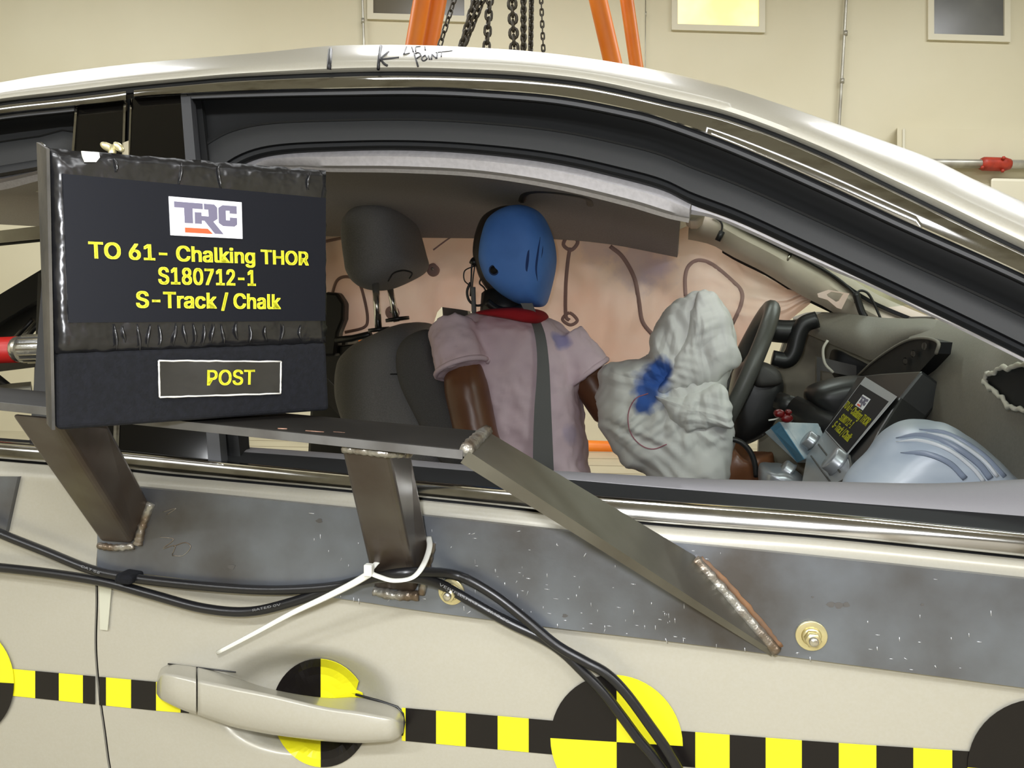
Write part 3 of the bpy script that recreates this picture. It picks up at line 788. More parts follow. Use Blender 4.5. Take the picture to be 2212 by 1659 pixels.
stain(MATS['curtain'], [(tuple(VY(1385, 565, 1.45)), .075, .5), (tuple(VY(1290, 525, 1.45)), .06, .35), (tuple(VY(1420, 590, 1.45)), .05, .4)], (96, 112, 190))
def seam(pts, wpx, closed=False):
    P = [hit(cur_tree, p.x, p.y, .001) for p in cr([Vector(q) for q in pts], 6, closed)]
    P = [p for p in P if p]
    if closed: P.append(P[0])
    if len(P) > 1: tube('stitched_seam', P, wpx/2/1720*2.05, 'seam', cur, 6, .3, Vector((0, 1, 0)))
seam([(1231, 535), (1226, 570), (1222, 620), (1222, 680), (1230, 692)], 9)
seam([(1230, 508), (1248, 522), (1234, 540), (1217, 528)], 9, True)
seam([(1230, 676), (1247, 692), (1232, 702), (1215, 690)], 8, True)
seam([(1318, 532), (1345, 555), (1370, 600), (1380, 650), (1388, 695), (1412, 726)], 10)
seam([(1481, 640), (1480, 600), (1488, 574), (1510, 562), (1540, 572), (1580, 605), (1602, 630), (1600, 660), (1582, 700)], 9)
seam([(700, 522), (740, 514), (770, 510)], 8)
seam([(716, 640), (728, 606), (750, 598), (775, 610), (788, 650), (794, 690), (785, 708), (745, 718)], 8)
seam([(936, 540), (960, 522), (980, 508)], 4)
for (x, y, r) in ((936, 583, 15), (848, 675, 17)):
    p = hit(cur_tree, x, y, .0)
    if p:
        V, F = pillowVF([p+Vector((cos(a)*r/830, 0, sin(a)*r/830)) for a in lin(0, 2*pi*7/8, 8)], .02, 32, 7)
        link('vent_boss', V, F, 'seam', cur)
        tube('rivet', [p+Vector((.001, -.013, .002)), p+Vector((.001, -.008, .002))], .004, 'bright_steel', cur, 8)
# tether at the bag's front tip, hooked over the pillar
tq = [VY(a, b, 1.33) for a, b in ((1766, 634), (1790, 626), (1835, 634), (1818, 668), (1808, 665), (1788, 648), (1768, 642))]
ti = [VY(a, b, 1.33) for a, b in ((1786, 636), (1796, 630), (1822, 634), (1812, 650), (1806, 652), (1794, 644), (1788, 640))]
n = len(tq); V = tq+ti+[p+Vector((0, .006, 0)) for p in tq+ti]; F = []
for i in range(n):
    j = (i+1) % n
    F += [(i, j, n+j, n+i), (2*n+i, 2*n+j, 3*n+j, 3*n+i), (i, j, 2*n+j, 2*n+i), (n+i, n+j, 3*n+j, 3*n+i)]
link('tether', V, F, 'curtain', cur, False)

# ---------------------------------------------------------------- driver's seat
st = link('driver_seat', *pillowVF([VY(a, b, 1.30) for a, b in ((772, 800), (778, 760), (800, 735), (840, 714), (885, 697), (925, 704), (945, 760), (985, 850), (1015, 930), (1040, 1040), (1000, 1080), (880, 1080), (840, 1010), (800, 920), (776, 850))], .46, 90, 15, .32), 'fabric_grey', car)
pillow('side_bolster', [(862, 760), (880, 728), (915, 712), (935, 722), (955, 780), (1000, 880), (1030, 960), (1020, 1040), (960, 1000), (905, 900), (868, 820)], 1.10, .13, 'fabric_dark', st, .45)
tube('seat_seam', cr([VY(x, y, 1.075) for x, y in ((786, 820), (810, 812), (850, 808), (868, 810))], 4), .0016, 'plastic_black', st, 5)
tube('seat_seam', cr([VY(x, y, 1.075) for x, y in ((815, 812), (835, 870), (860, 930))], 4), .0016, 'plastic_black', st, 5)
V, F = pillowVF([Vector((x, 1.30, z)) for x, z in ((-.86, .50), (-.80, .58), (-.6, .60), (-.35, .63), (-.22, .61), (-.2, .54), (-.3, .48), (-.6, .44))], .48, 64, 13, .3)
link('seat_cushion', V, F, 'fabric_grey', st)
hr_ = link('headrest', *pillowVF([VY(a, b, 1.30) for a, b in ((766, 540), (763, 500), (770, 468), (795, 448), (835, 440), (868, 450), (888, 485), (905, 545), (911, 572), (900, 592), (865, 612), (825, 627), (795, 624), (776, 602), (770, 570))], .26, 90, 13, .34), 'fabric_grey', st)
tube('headrest_seam', cr([VY(x, y, 1.175) for x, y in ((838, 608), (850, 590), (872, 584), (890, 590), (884, 602))], 4), .0018, 'plastic_black', st, 5)
tube('headrest_post', [VY(811, 610, 1.22), VY(814, 660, 1.22), VY(818, 715, 1.22)], .0085, 'bright_steel', st, 12)
tube('headrest_post', [VY(840, 610, 1.36), VY(848, 650, 1.36), VY(857, 695, 1.36)], .0085, 'bright_steel', st, 12)
tube('post_collar', [VY(858, 686, 1.36), VY(859, 693, 1.36)], .031, 'plastic_black', st, 16)
tube('post_collar', [VY(818, 708, 1.22), VY(819, 716, 1.22)], .026, 'plastic_black', st, 16)

# ---------------------------------------------------------------- steering wheel, column, driver airbag
def torusVF(c, ax, R, r, ns=64, nr=12):
    ax = ax.normalized(); u = ax.cross(Vector((0, 1, 0))).normalized(); v = ax.cross(u)
    V = []
    for i in range(ns):
        a = 2*pi*i/ns; d = u*cos(a)+v*sin(a)
        for k in range(nr):
            b = 2*pi*k/nr; V.append(c+d*(R+r*cos(b))+ax*(r*sin(b)))
    F = []
    for i in range(ns):
        for k in range(nr): F.append((i*nr+k, i*nr+(k+1) % nr, ((i+1) % ns)*nr+(k+1) % nr, ((i+1) % ns)*nr+k))
    return V, F
wc = Vector((.125, 1.27, 1.0)); wa = Vector((-cos(radians(22)), 0, sin(radians(22))))
sw = link('steering_wheel', *torusVF(wc, wa, .178, .0175), 'leather', car)
wu = wa.cross(Vector((0, 1, 0))).normalized()
for d in (Vector((0, 1, 0)), Vector((0, -1, 0)), wu if wu.z < 0 else -wu):
    tube('spoke', [wc+wa*-.015, wc+d*.09+wa*-.012, wc+d*.175], lambda t: .022-.008*t, 'plastic_dark', sw, 8, .5)
V, F = pillowVF([wc+wu*(.07*cos(a))+Vector((0, 1, 0))*(.075*sin(a)) for a in lin(0, 2*pi*11/12, 12)], .05, 48, 9)
link('wheel_hub', V, F, 'plastic_black', sw)
pillow('column_shroud', [(1585, 800), (1620, 780), (1660, 786), (1688, 815), (1690, 850), (1676, 900), (1648, 940), (1590, 960), (1570, 900)], 1.27, .16, 'plastic_black', car, .4)
pillow('column_cover', [(1622, 790), (1650, 782), (1682, 800), (1688, 826), (1660, 836), (1628, 832)], 1.20, .06, 'plastic_dark', car, .4)
tube('cluster_bezel', cr([VY(x, y, 1.34) for x, y in ((1765, 690), (1738, 700), (1724, 722), (1714, 760), (1698, 778), (1668, 774))], 5), .020, 'plastic_black', car, 10)
tube('cluster_bezel', cr([VY(x, y, 1.36) for x, y in ((1655, 712), (1690, 716), (1722, 716))], 4), .028, 'plastic_black', car, 10)
tube('column_stalk', [VY(1680, 866, 1.12), VY(1720, 880, 1.10)], .020, 'plastic_black', car, 12)
tube('column_stalk', [VY(1712, 884, 1.10), VY(1800, 926, 1.05), VY(1830, 940, 1.03)], .030, 'plastic_black', car, 12)
FOLDS = ((.0055, 11, 3), (.0042, 22, 4), (.0022, 45, 5))
bag = [(1300, 792), (1350, 780), (1400, 768), (1404, 740), (1412, 715), (1440, 668), (1475, 640), (1520, 627), (1560, 650), (1585, 705), (1592, 770), (1572, 812), (1566, 850), (1587, 930), (1580, 1000), (1558, 1075), (1450, 1072), (1390, 1025), (1335, 985), (1302, 935), (1287, 870), (1290, 825)]
ab = link('driver_airbag', *sackVF([VY(a, b, 1.06) for a, b in bag], .17, 264, 46, .45, FOLDS, 5), 'airbag', car)
lobe = [(1508, 632), (1545, 636), (1575, 680), (1591, 740), (1592, 785), (1575, 805), (1540, 830), (1500, 838), (1440, 852), (1412, 852), (1440, 805), (1470, 740), (1490, 690), (1498, 660)]
link('airbag_fold', *sackVF([VY(a, b, 1.0) for a, b in lobe], .085, 224, 36, .5, FOLDS, 12), 'airbag', ab)
lobe2 = [(1412, 854), (1450, 858), (1510, 846), (1560, 826), (1578, 870), (1586, 920), (1560, 922), (1510, 930), (1470, 926), (1445, 892)]
link('airbag_fold', *sackVF([VY(a, b, .985) for a, b in lobe2], .06, 200, 30, .5, FOLDS, 21), 'airbag', ab)
ab_tree = bvh(ab)
bl = [hit(ab_tree, x, y, 0) for x, y in ((1410, 815), (1400, 850), (1388, 875), (1425, 800))]
stain(MATS['airbag'], [(tuple(p), r, .95) for p, r in zip([b for b in bl if b], (.034, .034, .022, .026))], (40, 92, 178))
P = [hit(ab_tree, p.x, p.y, .001) for p in cr([Vector(q) for q in ((1400, 850), (1372, 862), (1357, 895), (1362, 935), (1385, 962), (1412, 970), (1440, 960))], 5)]
tube('airbag_print_line', [p for p in P if p], .0012, 'bag_line', ab, 5)

# ---------------------------------------------------------------- dashboard
prof = [(.95, 1.158), (.75, 1.160), (.56, 1.156), (.48, 1.143), (.43, 1.118), (.40, 1.075), (.388, 1.02), (.386, .96), (.392, .90), (.43, .82), (.5, .7), (.52, .45)]
pr = cr([Vector((a, b)) for a, b in prof], 4)
dsh = loft('dashboard', [[Vector((p.x, y, p.y)) for p in pr] for y in lin(.17, 1.02, 12)], 'dash', car, (solid(.004, 1),))
loft('dash_top', [[Vector((x, y, z)) for x, z in ((.98, 1.158), (.7, 1.158), (.5, 1.146))] for y in lin(1.0, 1.55, 4)], 'dash', car, (solid(.004, 1),))
slab('dash_end', [Vector((.20, 1.50, .62)), Vector((.95, 1.50, .62)), Vector((.95, 1.50, 1.12)), Vector((.26, 1.50, 1.12)), Vector((.2, 1.5, .9))], Vector((0, .03, 0)), 'dash_inner', car)
box('firewall', (.66, .12, .3), (.68, 1.6, 1.1), 'rubber_black', car)
ht = Crv([(1714, 690), (1750, 679), (1831, 683), (1904, 691), (1960, 694), (2010, 695), (2090, 712)]); hb = Crv([(1714, 698), (1739, 714), (1803, 742), (1860, 766), (1889, 776), (1920, 758), (1947, 741), (1990, 728), (2035, 736), (2090, 752)])
rows = []
for t in lin(0, 1, 9):
    rows.append([VY(x, ht(x)+(hb(x)-ht(x))*t, 1.46-(x-1714)/(2085-1714)*.62+.10*(1-t)**1.5-.03*sin(pi*t)) for x in lin(1714, 2085, 40)])
loft('instrument_hood', rows, 'dash', car, (solid(.006, 1),))
pillow('cluster_cavity_dark', [(1795, 800), (1800, 755), (1840, 770), (1880, 790), (1900, 800), (1880, 830), (1830, 840)], 1.35, .10, 'rubber_black', car, .4)  # solid black form standing for the shade inside the empty cluster
tube('wiring', cr([VY(x, y, 1.25) for x, y in ((1788, 735), (1778, 755), (1782, 785), (1800, 805))], 5), .0032, 'torn_foam', car, 6)
slab('cluster_bracket', [VY(1764, 770, 1.30), VY(1850, 790, 1.30), VY(1850, 815, 1.30), VY(1800, 805, 1.30), VY(1772, 800, 1.30), VY(1772, 830, 1.30), VY(1764, 830, 1.30)], Vector((0, .02, 0)), 'plastic_dark', car)
pillow('knee_bolster', [(1745, 838), (1800, 818), (1860, 812), (1880, 830), (1830, 900), (1790, 920), (1742, 870)], 1.12, .14, 'plastic_black', car, .45)
# torn opening above the centre stack: a black slab stands for its shade
ho = [(1853, 812), (1889, 779), (1947, 741), (1990, 730), (2026, 739), (2022, 764), (1990, 799), (1950, 840), (1900, 860)]
hv = [VX(a, b, .372) for a, b in ho]
slab('dash_opening_dark', hv, Vector((.02, 0, 0)), 'rubber_black', car)
tube('opening_rim', cr([VX(a, b, .371) for a, b in ho[:6]], 5), .0026, 'dash', car, 8)
for (a, b) in ((1972, 764), (1996, 748), (1955, 780)):
    p = VX(a, b, .366); V, F = pillowVF([p+Vector((0, .012*cos(t), .006*sin(t))) for t in lin(0, 5.5, 8)], .012, 24, 7); link('opening_scrap', V, F, 'plastic_dark', car)
# torn passenger-airbag opening at the right, its shaded cavity a black slab
tv = [(2125, 822), (2140, 806), (2170, 795), (2215, 786), (2290, 778), (2400, 790), (2400, 910), (2290, 905), (2212, 888), (2178, 874), (2150, 850)]
slab('airbag_opening_dark', [VX(a, b, .374) for a, b in tv], Vector((.02, 0, 0)), 'rubber_black', car)
rp = cr([VX(a, b, .370) for a, b in tv], 6, True)
rp = [p+Vector((0, .007*noise.noise(p*110), .007*noise.noise(p*110+Vector((9, 0, 0))))) for p in rp]
tube('torn_edge', rp+[rp[0]], lambda t: .0028+.0022*noise.noise(Vector((t*90, 0, 0))), 'torn_foam', car, 8)
# centre stack: silver panel, dark screen surround
al = radians(54); sn = Vector((-sin(al), 0, cos(al))); sP = VY(1830, 930, .85)
def K(px, py, l=0.0): return PL(px, py, sP+sn*l, sn)
cs = slab('centre_stack', [K(a, b) for a, b in ((1853, 812), (1900, 806), (1992, 800), (1945, 858), (1900, 930), (1872, 985), (1846, 1040), (1800, 1062), (1730, 1062), (1748, 985), (1780, 930))], -sn*.05, 'plastic_black', car, (bev(.004),))
slab('silver_panel', [K(a, b, .004) for a, b in ((1782, 931), (1829, 983), (1837, 1005), (1826, 1045), (1800, 1060), (1728, 1060), (1742, 985))], -sn*.006, 'stack_silver', cs, (bev(.002),))
for (a, b, r) in ((1812, 1003, .021), (1757, 957, .016), (1706, 1022, .018)):
    c = K(a, b, .004); tube('knob', [c, c+sn*.004, c+sn*.016, c+sn*.018], lambda t, r=r: r*(1.12 if t < .3 else (1.0 if t < .9 else .9)), 'stack_silver', cs, 20)
for (a, b, c, d) in ((1768, 960, 1815, 1020), (1752, 985, 1800, 1050)):
    tube('panel_groove', [K(a, b, .0045), K(c, d, .0045)], .0015, 'plastic_dark', cs, 6)
tube('panel_groove', cr([K(a, b, .005) for a, b in ((1835, 985), (1838, 1010), (1825, 1035), (1800, 1048))], 5), .002, 'plastic_dark', cs, 6)
pillow('console_trim', [(1640, 1008), (1670, 1004), (1700, 1008), (1735, 1030), (1730, 1060), (1650, 1060)], .98, .12, 'stack_silver', car, .5)
# printed test sheet stuck on the stack
ps = thing('test_label', 'small printed sheet with yellow text stuck on the centre stack', 'label', K(1829, 982))
slab('paper', [K(a, b, .006) for a, b in ((1869, 814), (1937, 856), (1829, 983), (1782, 930))], -sn*.0008, 'monitor_frame', ps)
bp_ = slab('printed_panel', [K(a, b, .0066) for a, b in ((1858, 830), (1919, 867), (1829, 978), (1784, 929))], -sn*.0006, 'label_black', ps)
LC = [K(a, b, .0072) for a, b in ((1864, 852), (1880, 862), (1863, 886), (1847, 875))]
lc = slab('logo_card', LC, -sn*.0006, 'paper_white', ps)
def logo(card, TL, TR, BR, BL, n, lift=.0007, mg=('logo_grey', 'logo_red')):
    def q(u, v): return (TL.lerp(TR, u)).lerp(BL.lerp(BR, u), v)+n*lift
    def poly(name, pts, m): slab(name, [q(u, v) for u, v in pts], -n*.0005, m, card)
    g_ = mg[0]
    poly('letter_T', [(.06, .12), (.44, .12), (.44, .27), (.30, .27), (.30, .66), (.19, .66), (.19, .27), (.06, .27)], g_)
    poly('letter_R', [(.33, .36), (.42, .36), (.42, .45), (.52, .45), (.52, .27), (.46, .27), (.46, .12), (.60, .12), (.64, .2), (.64, .5), (.58, .58), (.72, .90), (.60, .90), (.46, .57), (.42, .57), (.42, .66), (.33, .66)], g_)
    poly('letter_C', [(.72, .12), (.92, .12), (.92, .33), (.82, .33), (.82, .26), (.76, .26), (.76, .52), (.82, .52), (.82, .44), (.92, .44), (.92, .62), (.88, .68), (.72, .68), (.66, .60), (.66, .2)], g_)
    poly('logo_bar', [(.19, .78), (.50, .78), (.57, .91), (.19, .91)], mg[1])
logo(lc, LC[0], LC[1], LC[2], LC[3], sn)
def ktext(s, a, b, h): text_between('text_line', s, K(*a, .0068), K(*b, .0068), sn, h, 'letter_yellow', bp_, .008, .0006)
ktext('TO 61- Chalking THOR', (1821, 879), (1870, 921), .0145)
ktext('S180712-1', (1812, 906), (1836, 926), .0135)
ktext('S-Track / Chalk', (1797, 922), (1831, 955), .0145)
# pale blue sheet in the passenger footwell
V, F = pillowVF([VY(a, b, .44) for a, b in ((1826, 1065), (1880, 978), (1930, 926), (1980, 909), (2040, 916), (2110, 958), (2170, 1008), (2215, 1075), (2000, 1100))], .16, 90, 15, .5, None, .006, 12, 2)
bs = link('protective_sheet', V, F, 'sheet_blue')
sheet_tree = bvh(bs)
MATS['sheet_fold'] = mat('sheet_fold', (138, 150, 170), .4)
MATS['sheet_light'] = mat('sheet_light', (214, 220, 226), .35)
bst = thing('bagged_bundle', 'pale blue shiny bundle with curved folds below the right dashboard', 'bundle', VY(2000, 1075, .44))
put(bs, bst); bs.name = 'wrap'
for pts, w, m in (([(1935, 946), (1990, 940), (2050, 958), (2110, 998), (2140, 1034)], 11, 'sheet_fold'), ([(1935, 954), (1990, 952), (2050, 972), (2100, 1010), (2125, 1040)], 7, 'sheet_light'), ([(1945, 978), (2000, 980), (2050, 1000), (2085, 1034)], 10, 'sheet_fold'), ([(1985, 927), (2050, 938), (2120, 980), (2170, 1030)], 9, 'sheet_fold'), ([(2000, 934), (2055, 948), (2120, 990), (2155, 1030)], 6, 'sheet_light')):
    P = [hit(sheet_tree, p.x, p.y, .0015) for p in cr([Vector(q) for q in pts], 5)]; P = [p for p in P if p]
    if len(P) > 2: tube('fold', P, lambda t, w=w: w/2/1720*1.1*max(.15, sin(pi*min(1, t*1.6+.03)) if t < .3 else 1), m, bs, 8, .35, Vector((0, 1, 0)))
# box with a red plug beside the column
bx_ = thing('carton', 'small pale blue and white carton beside the steering column', 'box', VY(1730, 990, 1.02))
top4 = [VY(1651, 934, 1.03), VY(1684, 911, .97), VY(1768, 914, 1.02), VY(1735, 935, 1.10)]
bot4 = [VY(1722, 1000, 1.03), VY(1738, 992, .97), VY(1800, 985, 1.02), VY(1775, 1000, 1.10)]
hexa('carton_body', bot4, top4, 'box_white', bx_, (bev(.002),))
slab('blue_side', [top4[0].lerp(top4[1], .45), top4[1], bot4[1], bot4[0].lerp(bot4[1], .1)], Vector((-.0015, -.0015, 0)), 'box_blue', bx_)
slab('printed_side', [top4[1].lerp(top4[2], .12), top4[2].lerp(bot4[2], .12), bot4[2].lerp(bot4[1], .2), bot4[1].lerp(bot4[2], .1)], Vector((0, -.001, 0)), 'box_white', bx_)
rd_ = thing('red_connector', 'dark red plug with wires resting on the carton edge', 'connector', VY(1690, 905, .96))
for (a, b, r) in ((1683, 893, .008), (1699, 903, .009), (1703, 890, .005)):
    c = VY(a, b, .955); V, F = pillowVF([c+Vector((r*1.3*cos(t), 0, r*sin(t))) for t in lin(0, 5.5, 8)], .02, 32, 9); link('plug', V, F, 'red_plastic', rd_)
tube('wire', cr([VY(a, b, .955) for a, b in ((1660, 908), (1676, 905), (1690, 898), (1708, 903))], 5), .0016, 'nylon', rd_, 6)

# ---------------------------------------------------------------- crash test dummy
dm = thing('crash_test_dummy', 'crash test dummy with blue chalked face and pink shirt in the driver seat', 'dummy', Vector((-.45, 1.15, .58)))
sh_r, el_r, wr_r = VY(985, 735, 1.03), VY(1030, 945, 1.0), VY(1120, 1090, .97)
sh_l, el_l, wr_l = VY(1225, 745, 1.16), VY(1322, 895, 1.14), VY(1420, 960, 1.16)
pel = VY(1115, 1230, 1.18); ch = VY(1115, 780, 1.15)
def hand(w, d):
    d = d.normalized(); s = d.cross(Vector((0, 0, 1))).normalized(); out = [tubeVF([w, w+d*.05, w+d*.095], lambda t: .028+.006*sin(pi*t), 10)]
    for i, l in enumerate((.055, .068, .072, .058)):
        b = w+d*.085+s*(-.027+.018*i); out.append(tubeVF([b, b+d*l*.55, b+d*l*.9-Vector((0, 0, .02))], .0085, 8))
    b = w+d*.03+s*.03; out.append(tubeVF([b, b+d*.03+s*.025, b+d*.06+s*.03], .010, 8))
    return out
kn_n, kn_f = VY(1612, 985, 1.09), VY(1560, 1050, 1.30)
parts = [tubeVF([pel, ch+Vector((0, .02, -.05))], lambda t: .10-.02*t, 16), tubeVF([sh_r+Vector((.01, 0, -.03)), sh_r.lerp(el_r, .5), el_r], lambda t: .038+.012*min(1, t*2)-.004*t, 16), tubeVF([el_r, el_r.lerp(wr_r, .3), wr_r], lambda t: .046-.017*t, 14),
         tubeVF([sh_l+Vector((0, 0, -.03)), sh_l.lerp(el_l, .5), el_l], lambda t: .036+.008*min(1, t*2)-.003*t, 16), tubeVF([el_l, wr_l], lambda t: .042-.014*t, 14), tubeVF([sh_r+Vector((.02, .03, -.02)), ch+Vector((0, .02, -.02)), sh_l+Vector((-.02, .0, -.02))], .035, 12),
         tubeVF([pel+Vector((0, -.09, -.02)), pel.lerp(kn_n, .5)+Vector((0, -.01, -.07)), kn_n], lambda t: .075-.015*t, 16), tubeVF([kn_n, kn_n+Vector((.10, 0, -.42))], lambda t: .055-.02*t, 14),
         tubeVF([pel+Vector((0, .09, -.02)), pel.lerp(kn_f, .5)+Vector((0, .02, .02)), kn_f], lambda t: .085-.03*t, 16), tubeVF([kn_f, kn_f+Vector((.12, 0, -.42))], lambda t: .055-.02*t, 14),
         tubeVF([kn_n+Vector((.06, 0, -.43)), kn_n+Vector((.26, 0, -.42))], .04, 12), tubeVF([kn_f+Vector((.08, 0, -.43)), kn_f+Vector((.28, 0, -.42))], .04, 12)]
parts += hand(wr_r, wr_r-el_r)+hand(wr_l, wr_l-el_l)
tube('knee_strap', cr([VY(a, b, 1.02) for a, b in ((1580, 948), (1602, 956), (1620, 975), (1630, 1000), (1634, 1030))], 5), .0055, 'plastic_black', dm, 8)
RM = ('REMESH', dict(mode='VOXEL', voxel_size=.007, use_smooth_shade=True))
link('body', *join(*parts), 'dummy_skin', dm, True, (RM, ('SMOOTH', dict(factor=.5, iterations=6))))
tor = pillowVF([VY(a, b, 1.14) for a, b in ((1058, 671), (1000, 685), (955, 706), (948, 740), (985, 790), (1040, 815), (1060, 870), (1070, 950), (1078, 1090), (1272, 1090), (1268, 1000), (1262, 900), (1250, 820), (1242, 760), (1216, 706), (1178, 683), (1125, 676))],
                .235, 102, 15, .42, None, .006, 9, 5)
s1 = tubeVF([VY(980, 716, 1.05), VY(985, 750, 1.02), VY(1000, 800, 1.005)], lambda t: .056+.003*sin(9*t), 20)
s2 = tubeVF([VY(1215, 730, 1.12), VY(1240, 765, 1.12), VY(1272, 808, 1.12)], lambda t: .052+.003*sin(8*t), 20)
V, F = join(tor, s1, s2)
tx = bpy.data.textures.new('cloth_folds', 'CLOUDS'); tx.noise_scale = .035
shirt = link('shirt', V, F, 'shirt', dm, True, (('REMESH', dict(mode='VOXEL', voxel_size=.006, use_smooth_shade=True)), ('SMOOTH', dict(factor=.5, iterations=4)), ('DISPLACE', dict(texture=tx, strength=.014, mid_level=.5, texture_coords='GLOBAL'))))
shirt_tree = BVHTree.FromPolygons(V, F)
stain(MATS['shirt'], [(tuple(hit(shirt_tree, 1212, 735, 0)), .022, .55), (tuple(hit(shirt_tree, 1235, 940, 0) or VY(1235, 940, 1.05)), .025, .2)], (70, 100, 190))
# rolled sleeve hem, collar
def ringon(name, a, b, r, w, m):
    d = (b-a).normalized(); u = d.cross(Vector((0, 1, 0))).normalized(); v = d.cross(u)
    P = [b+u*(r*cos(t))+v*(r*sin(t)) for t in lin(0, 2*pi, 33)]
    tube(name, P, w, m, shirt, 8)
ringon('sleeve_hem', VY(985, 750, 1.02), VY(998, 796, 1.006), .056, .006, 'shirt')
ringon('sleeve_hem', VY(1240, 765, 1.12), VY(1270, 806, 1.12), .051, .006, 'shirt')
pillow('collar', [(1034, 676), (1060, 668), (1120, 664), (1165, 670), (1181, 684), (1172, 698), (1150, 698), (1110, 690), (1070, 683)], 1.09, .17, 'red_cloth', shirt, .35)
tube('neck', [VY(1090, 640, 1.13), VY(1088, 668, 1.12), VY(1085, 700, 1.13)], .052, 'plastic_black', dm, 16)
tube('neck_ring', cr([VY(a, b, 1.055) for a, b in ((1052, 652), (1075, 668), (1105, 671), (1135, 664))], 5), .008, 'plastic_black', dm, 8)
mat('head_back', (44, 34, 30), .5)
head = pillow('head', [(1090, 446), (1052, 464), (1034, 500), (1027, 545), (1034, 580), (1042, 604), (1060, 632), (1090, 660), (1120, 668), (1150, 640), (1165, 560), (1160, 480), (1130, 450)], 1.155, .17, 'head_back', dm, .5)
face = pillow('face', [(1053, 602), (1042, 570), (1041, 545), (1047, 508), (1061, 472), (1092, 450), (1130, 444), (1167, 460), (1189, 500), (1199, 545), (1197, 585), (1184, 640), (1174, 661), (1152, 663), (1122, 657), (1088, 638), (1064, 616)], 1.10, .185, 'blue_skin', head, .42, 102, 17)
ft = bvh(face)
mat('dent_shade_blue', (38, 66, 128), .8)  # shade in the dents of the face, painted as dark strokes
for pts, w in (([(1143, 528), (1139, 550), (1136, 578), (1137, 596)], 11), ([(1166, 512), (1160, 545), (1156, 580), (1160, 608)], 9), ([(1172, 530), (1168, 560)], 5)):
    P = [hit(ft, p.x, p.y, -.001) for p in cr([Vector(q) for q in pts], 6)]; P = [p for p in P if p]
    tube('dent_shade', P, lambda t, w=w: w/2/1720*1.62*max(.2, sin(pi*(.1+.8*t))), 'dent_shade_blue', face, 8, .25, Vector((0, 1, 0)))
p = hit(ft, 1067, 583, .001)
tube('ear_hole', [p, p+Vector((0, .006, 0))], .0085, 'holes', face, 16)
V, F = torusVF(p+Vector((0, .002, 0)), Vector((0, 1, .001)), .0095, .002, 24, 8); link('ear_ring', V, F, 'groove_dark', face)
def hw(pts, w, m='plastic_black', y=1.10): tube('instrument_cable', cr([VY(a, b, y) for a, b in pts], 6), w/2/1720*1.7, m, dm, 6)
hw([(1030, 565), (1020, 570), (1018, 600), (1016, 640)], 4); hw([(1026, 572), (1022, 600), (1019, 640)], 3)
hw([(1024, 575), (1004, 585), (1003, 605), (1014, 616)], 3); hw([(1016, 610), (1009, 630), (1014, 650), (1030, 660), (1052, 656)], 6)
hw([(1040, 600), (1036, 612), (1046, 622), (1054, 640)], 4); hw([(1022, 620), (1023, 650), (1024, 676)], 11, 'belt')
tube('cable_plug', [VY(1018, 562, 1.1), VY(1030, 570, 1.1)], .008, 'plastic_black', dm, 8)
# seat belt lying on the chest
bl_ = [(1124, 655), (1138, 680), (1153, 713), (1160, 764), (1159, 820), (1155, 872), (1152, 940), (1151, 1010), (1150, 1050)]
br_ = [(1150, 655), (1160, 680), (1177, 723), (1185, 775), (1188, 820), (1190, 872), (1193, 940), (1196, 1010), (1198, 1050)]
L = []; R = []
for a, b in zip(cr([Vector(q) for q in bl_], 4), cr([Vector(q) for q in br_], 4)):
    d = 9
    for q in (a, b, (a+b)/2):
        h = hit(shirt_tree, q.x, q.y, .010)
        if h: d = min(d, (h-CAM).length)
    if d > 8: d = (VY(a.x, a.y, 1.03)-CAM).length
    L.append(CAM+ray(a.x, a.y).normalized()*d); R.append(CAM+ray(b.x, b.y).normalized()*d)
loft('seat_belt', [L, R], 'belt', car, (solid(.002),))

# ================================================================== STEEL BRACKET ON THE DOOR
bk = thing('steel_bracket', 'welded steel bracket bolted to the door, with shelf plate and diagonal brace', 'bracket', S(900, 1320))
pt = Crv([(212, 1046), (300, 1053), (740, 1097), (922, 1115), (1177, 1143), (1437, 1170), (1773, 1204), (2212, 1251), (2560, 1290)])
pb = Crv([(209, 1227), (740, 1294), (899, 1318), (1177, 1354), (1440, 1385), (1661, 1413), (2212, 1486), (2560, 1532)])
xp = lin(210, 2560, 80)
PO = -.0085
bpl = loft('backing_plate', [[S(x, pt(x)+(pb(x)-pt(x))*t, PO) for x in xp] for t in lin(0, 1, 14)], 'steel', bk, (solid(.007, -1),))
YF, YB = -.150, -.078
FR, BR = VY(1000, 971, YF), VY(1048, 931, YB); FL, BL = VY(-160, 851, YF), VY(-160, 822, YB)
shelf = hexa('shelf_plate', [FL-Vector((0, 0, .0062)), FR-Vector((0, 0, .0062)), BR-Vector((0, 0, .0062)), BL-Vector((0, 0, .0062))], [FL, FR, BR, BL], 'shelf_steel', bk, (bev(.0012),))
ev = [FL+Vector((0, -.0006, -.0004)), FR+Vector((0, -.0006, -.0004)), FR+Vector((0, -.0006, -.0058)), FL+Vector((0, -.0006, -.0058))]
slab('shelf_edge', ev, Vector((0, .001, 0)), 'steel_edge', shelf)
up_n = (FR-FL).cross(BL-FL).normalized()
if up_n.z < 0: up_n = -up_n
def SH(px, py, l=.0004): return PL(px, py, FR+up_n*l, up_n)
for (x, y, r) in ((565, 899, 14), (634, 905, 11), (702, 911, 13)):
    c = SH(x, y); tube('shelf_hole', [c-up_n*.001, c+up_n*.0006], r/1720*.52, 'copper', shelf, 16)
    tube('hole_shade', [c-up_n*.001, c+up_n*.0009], r/1720*.40, 'holes', shelf, 16)
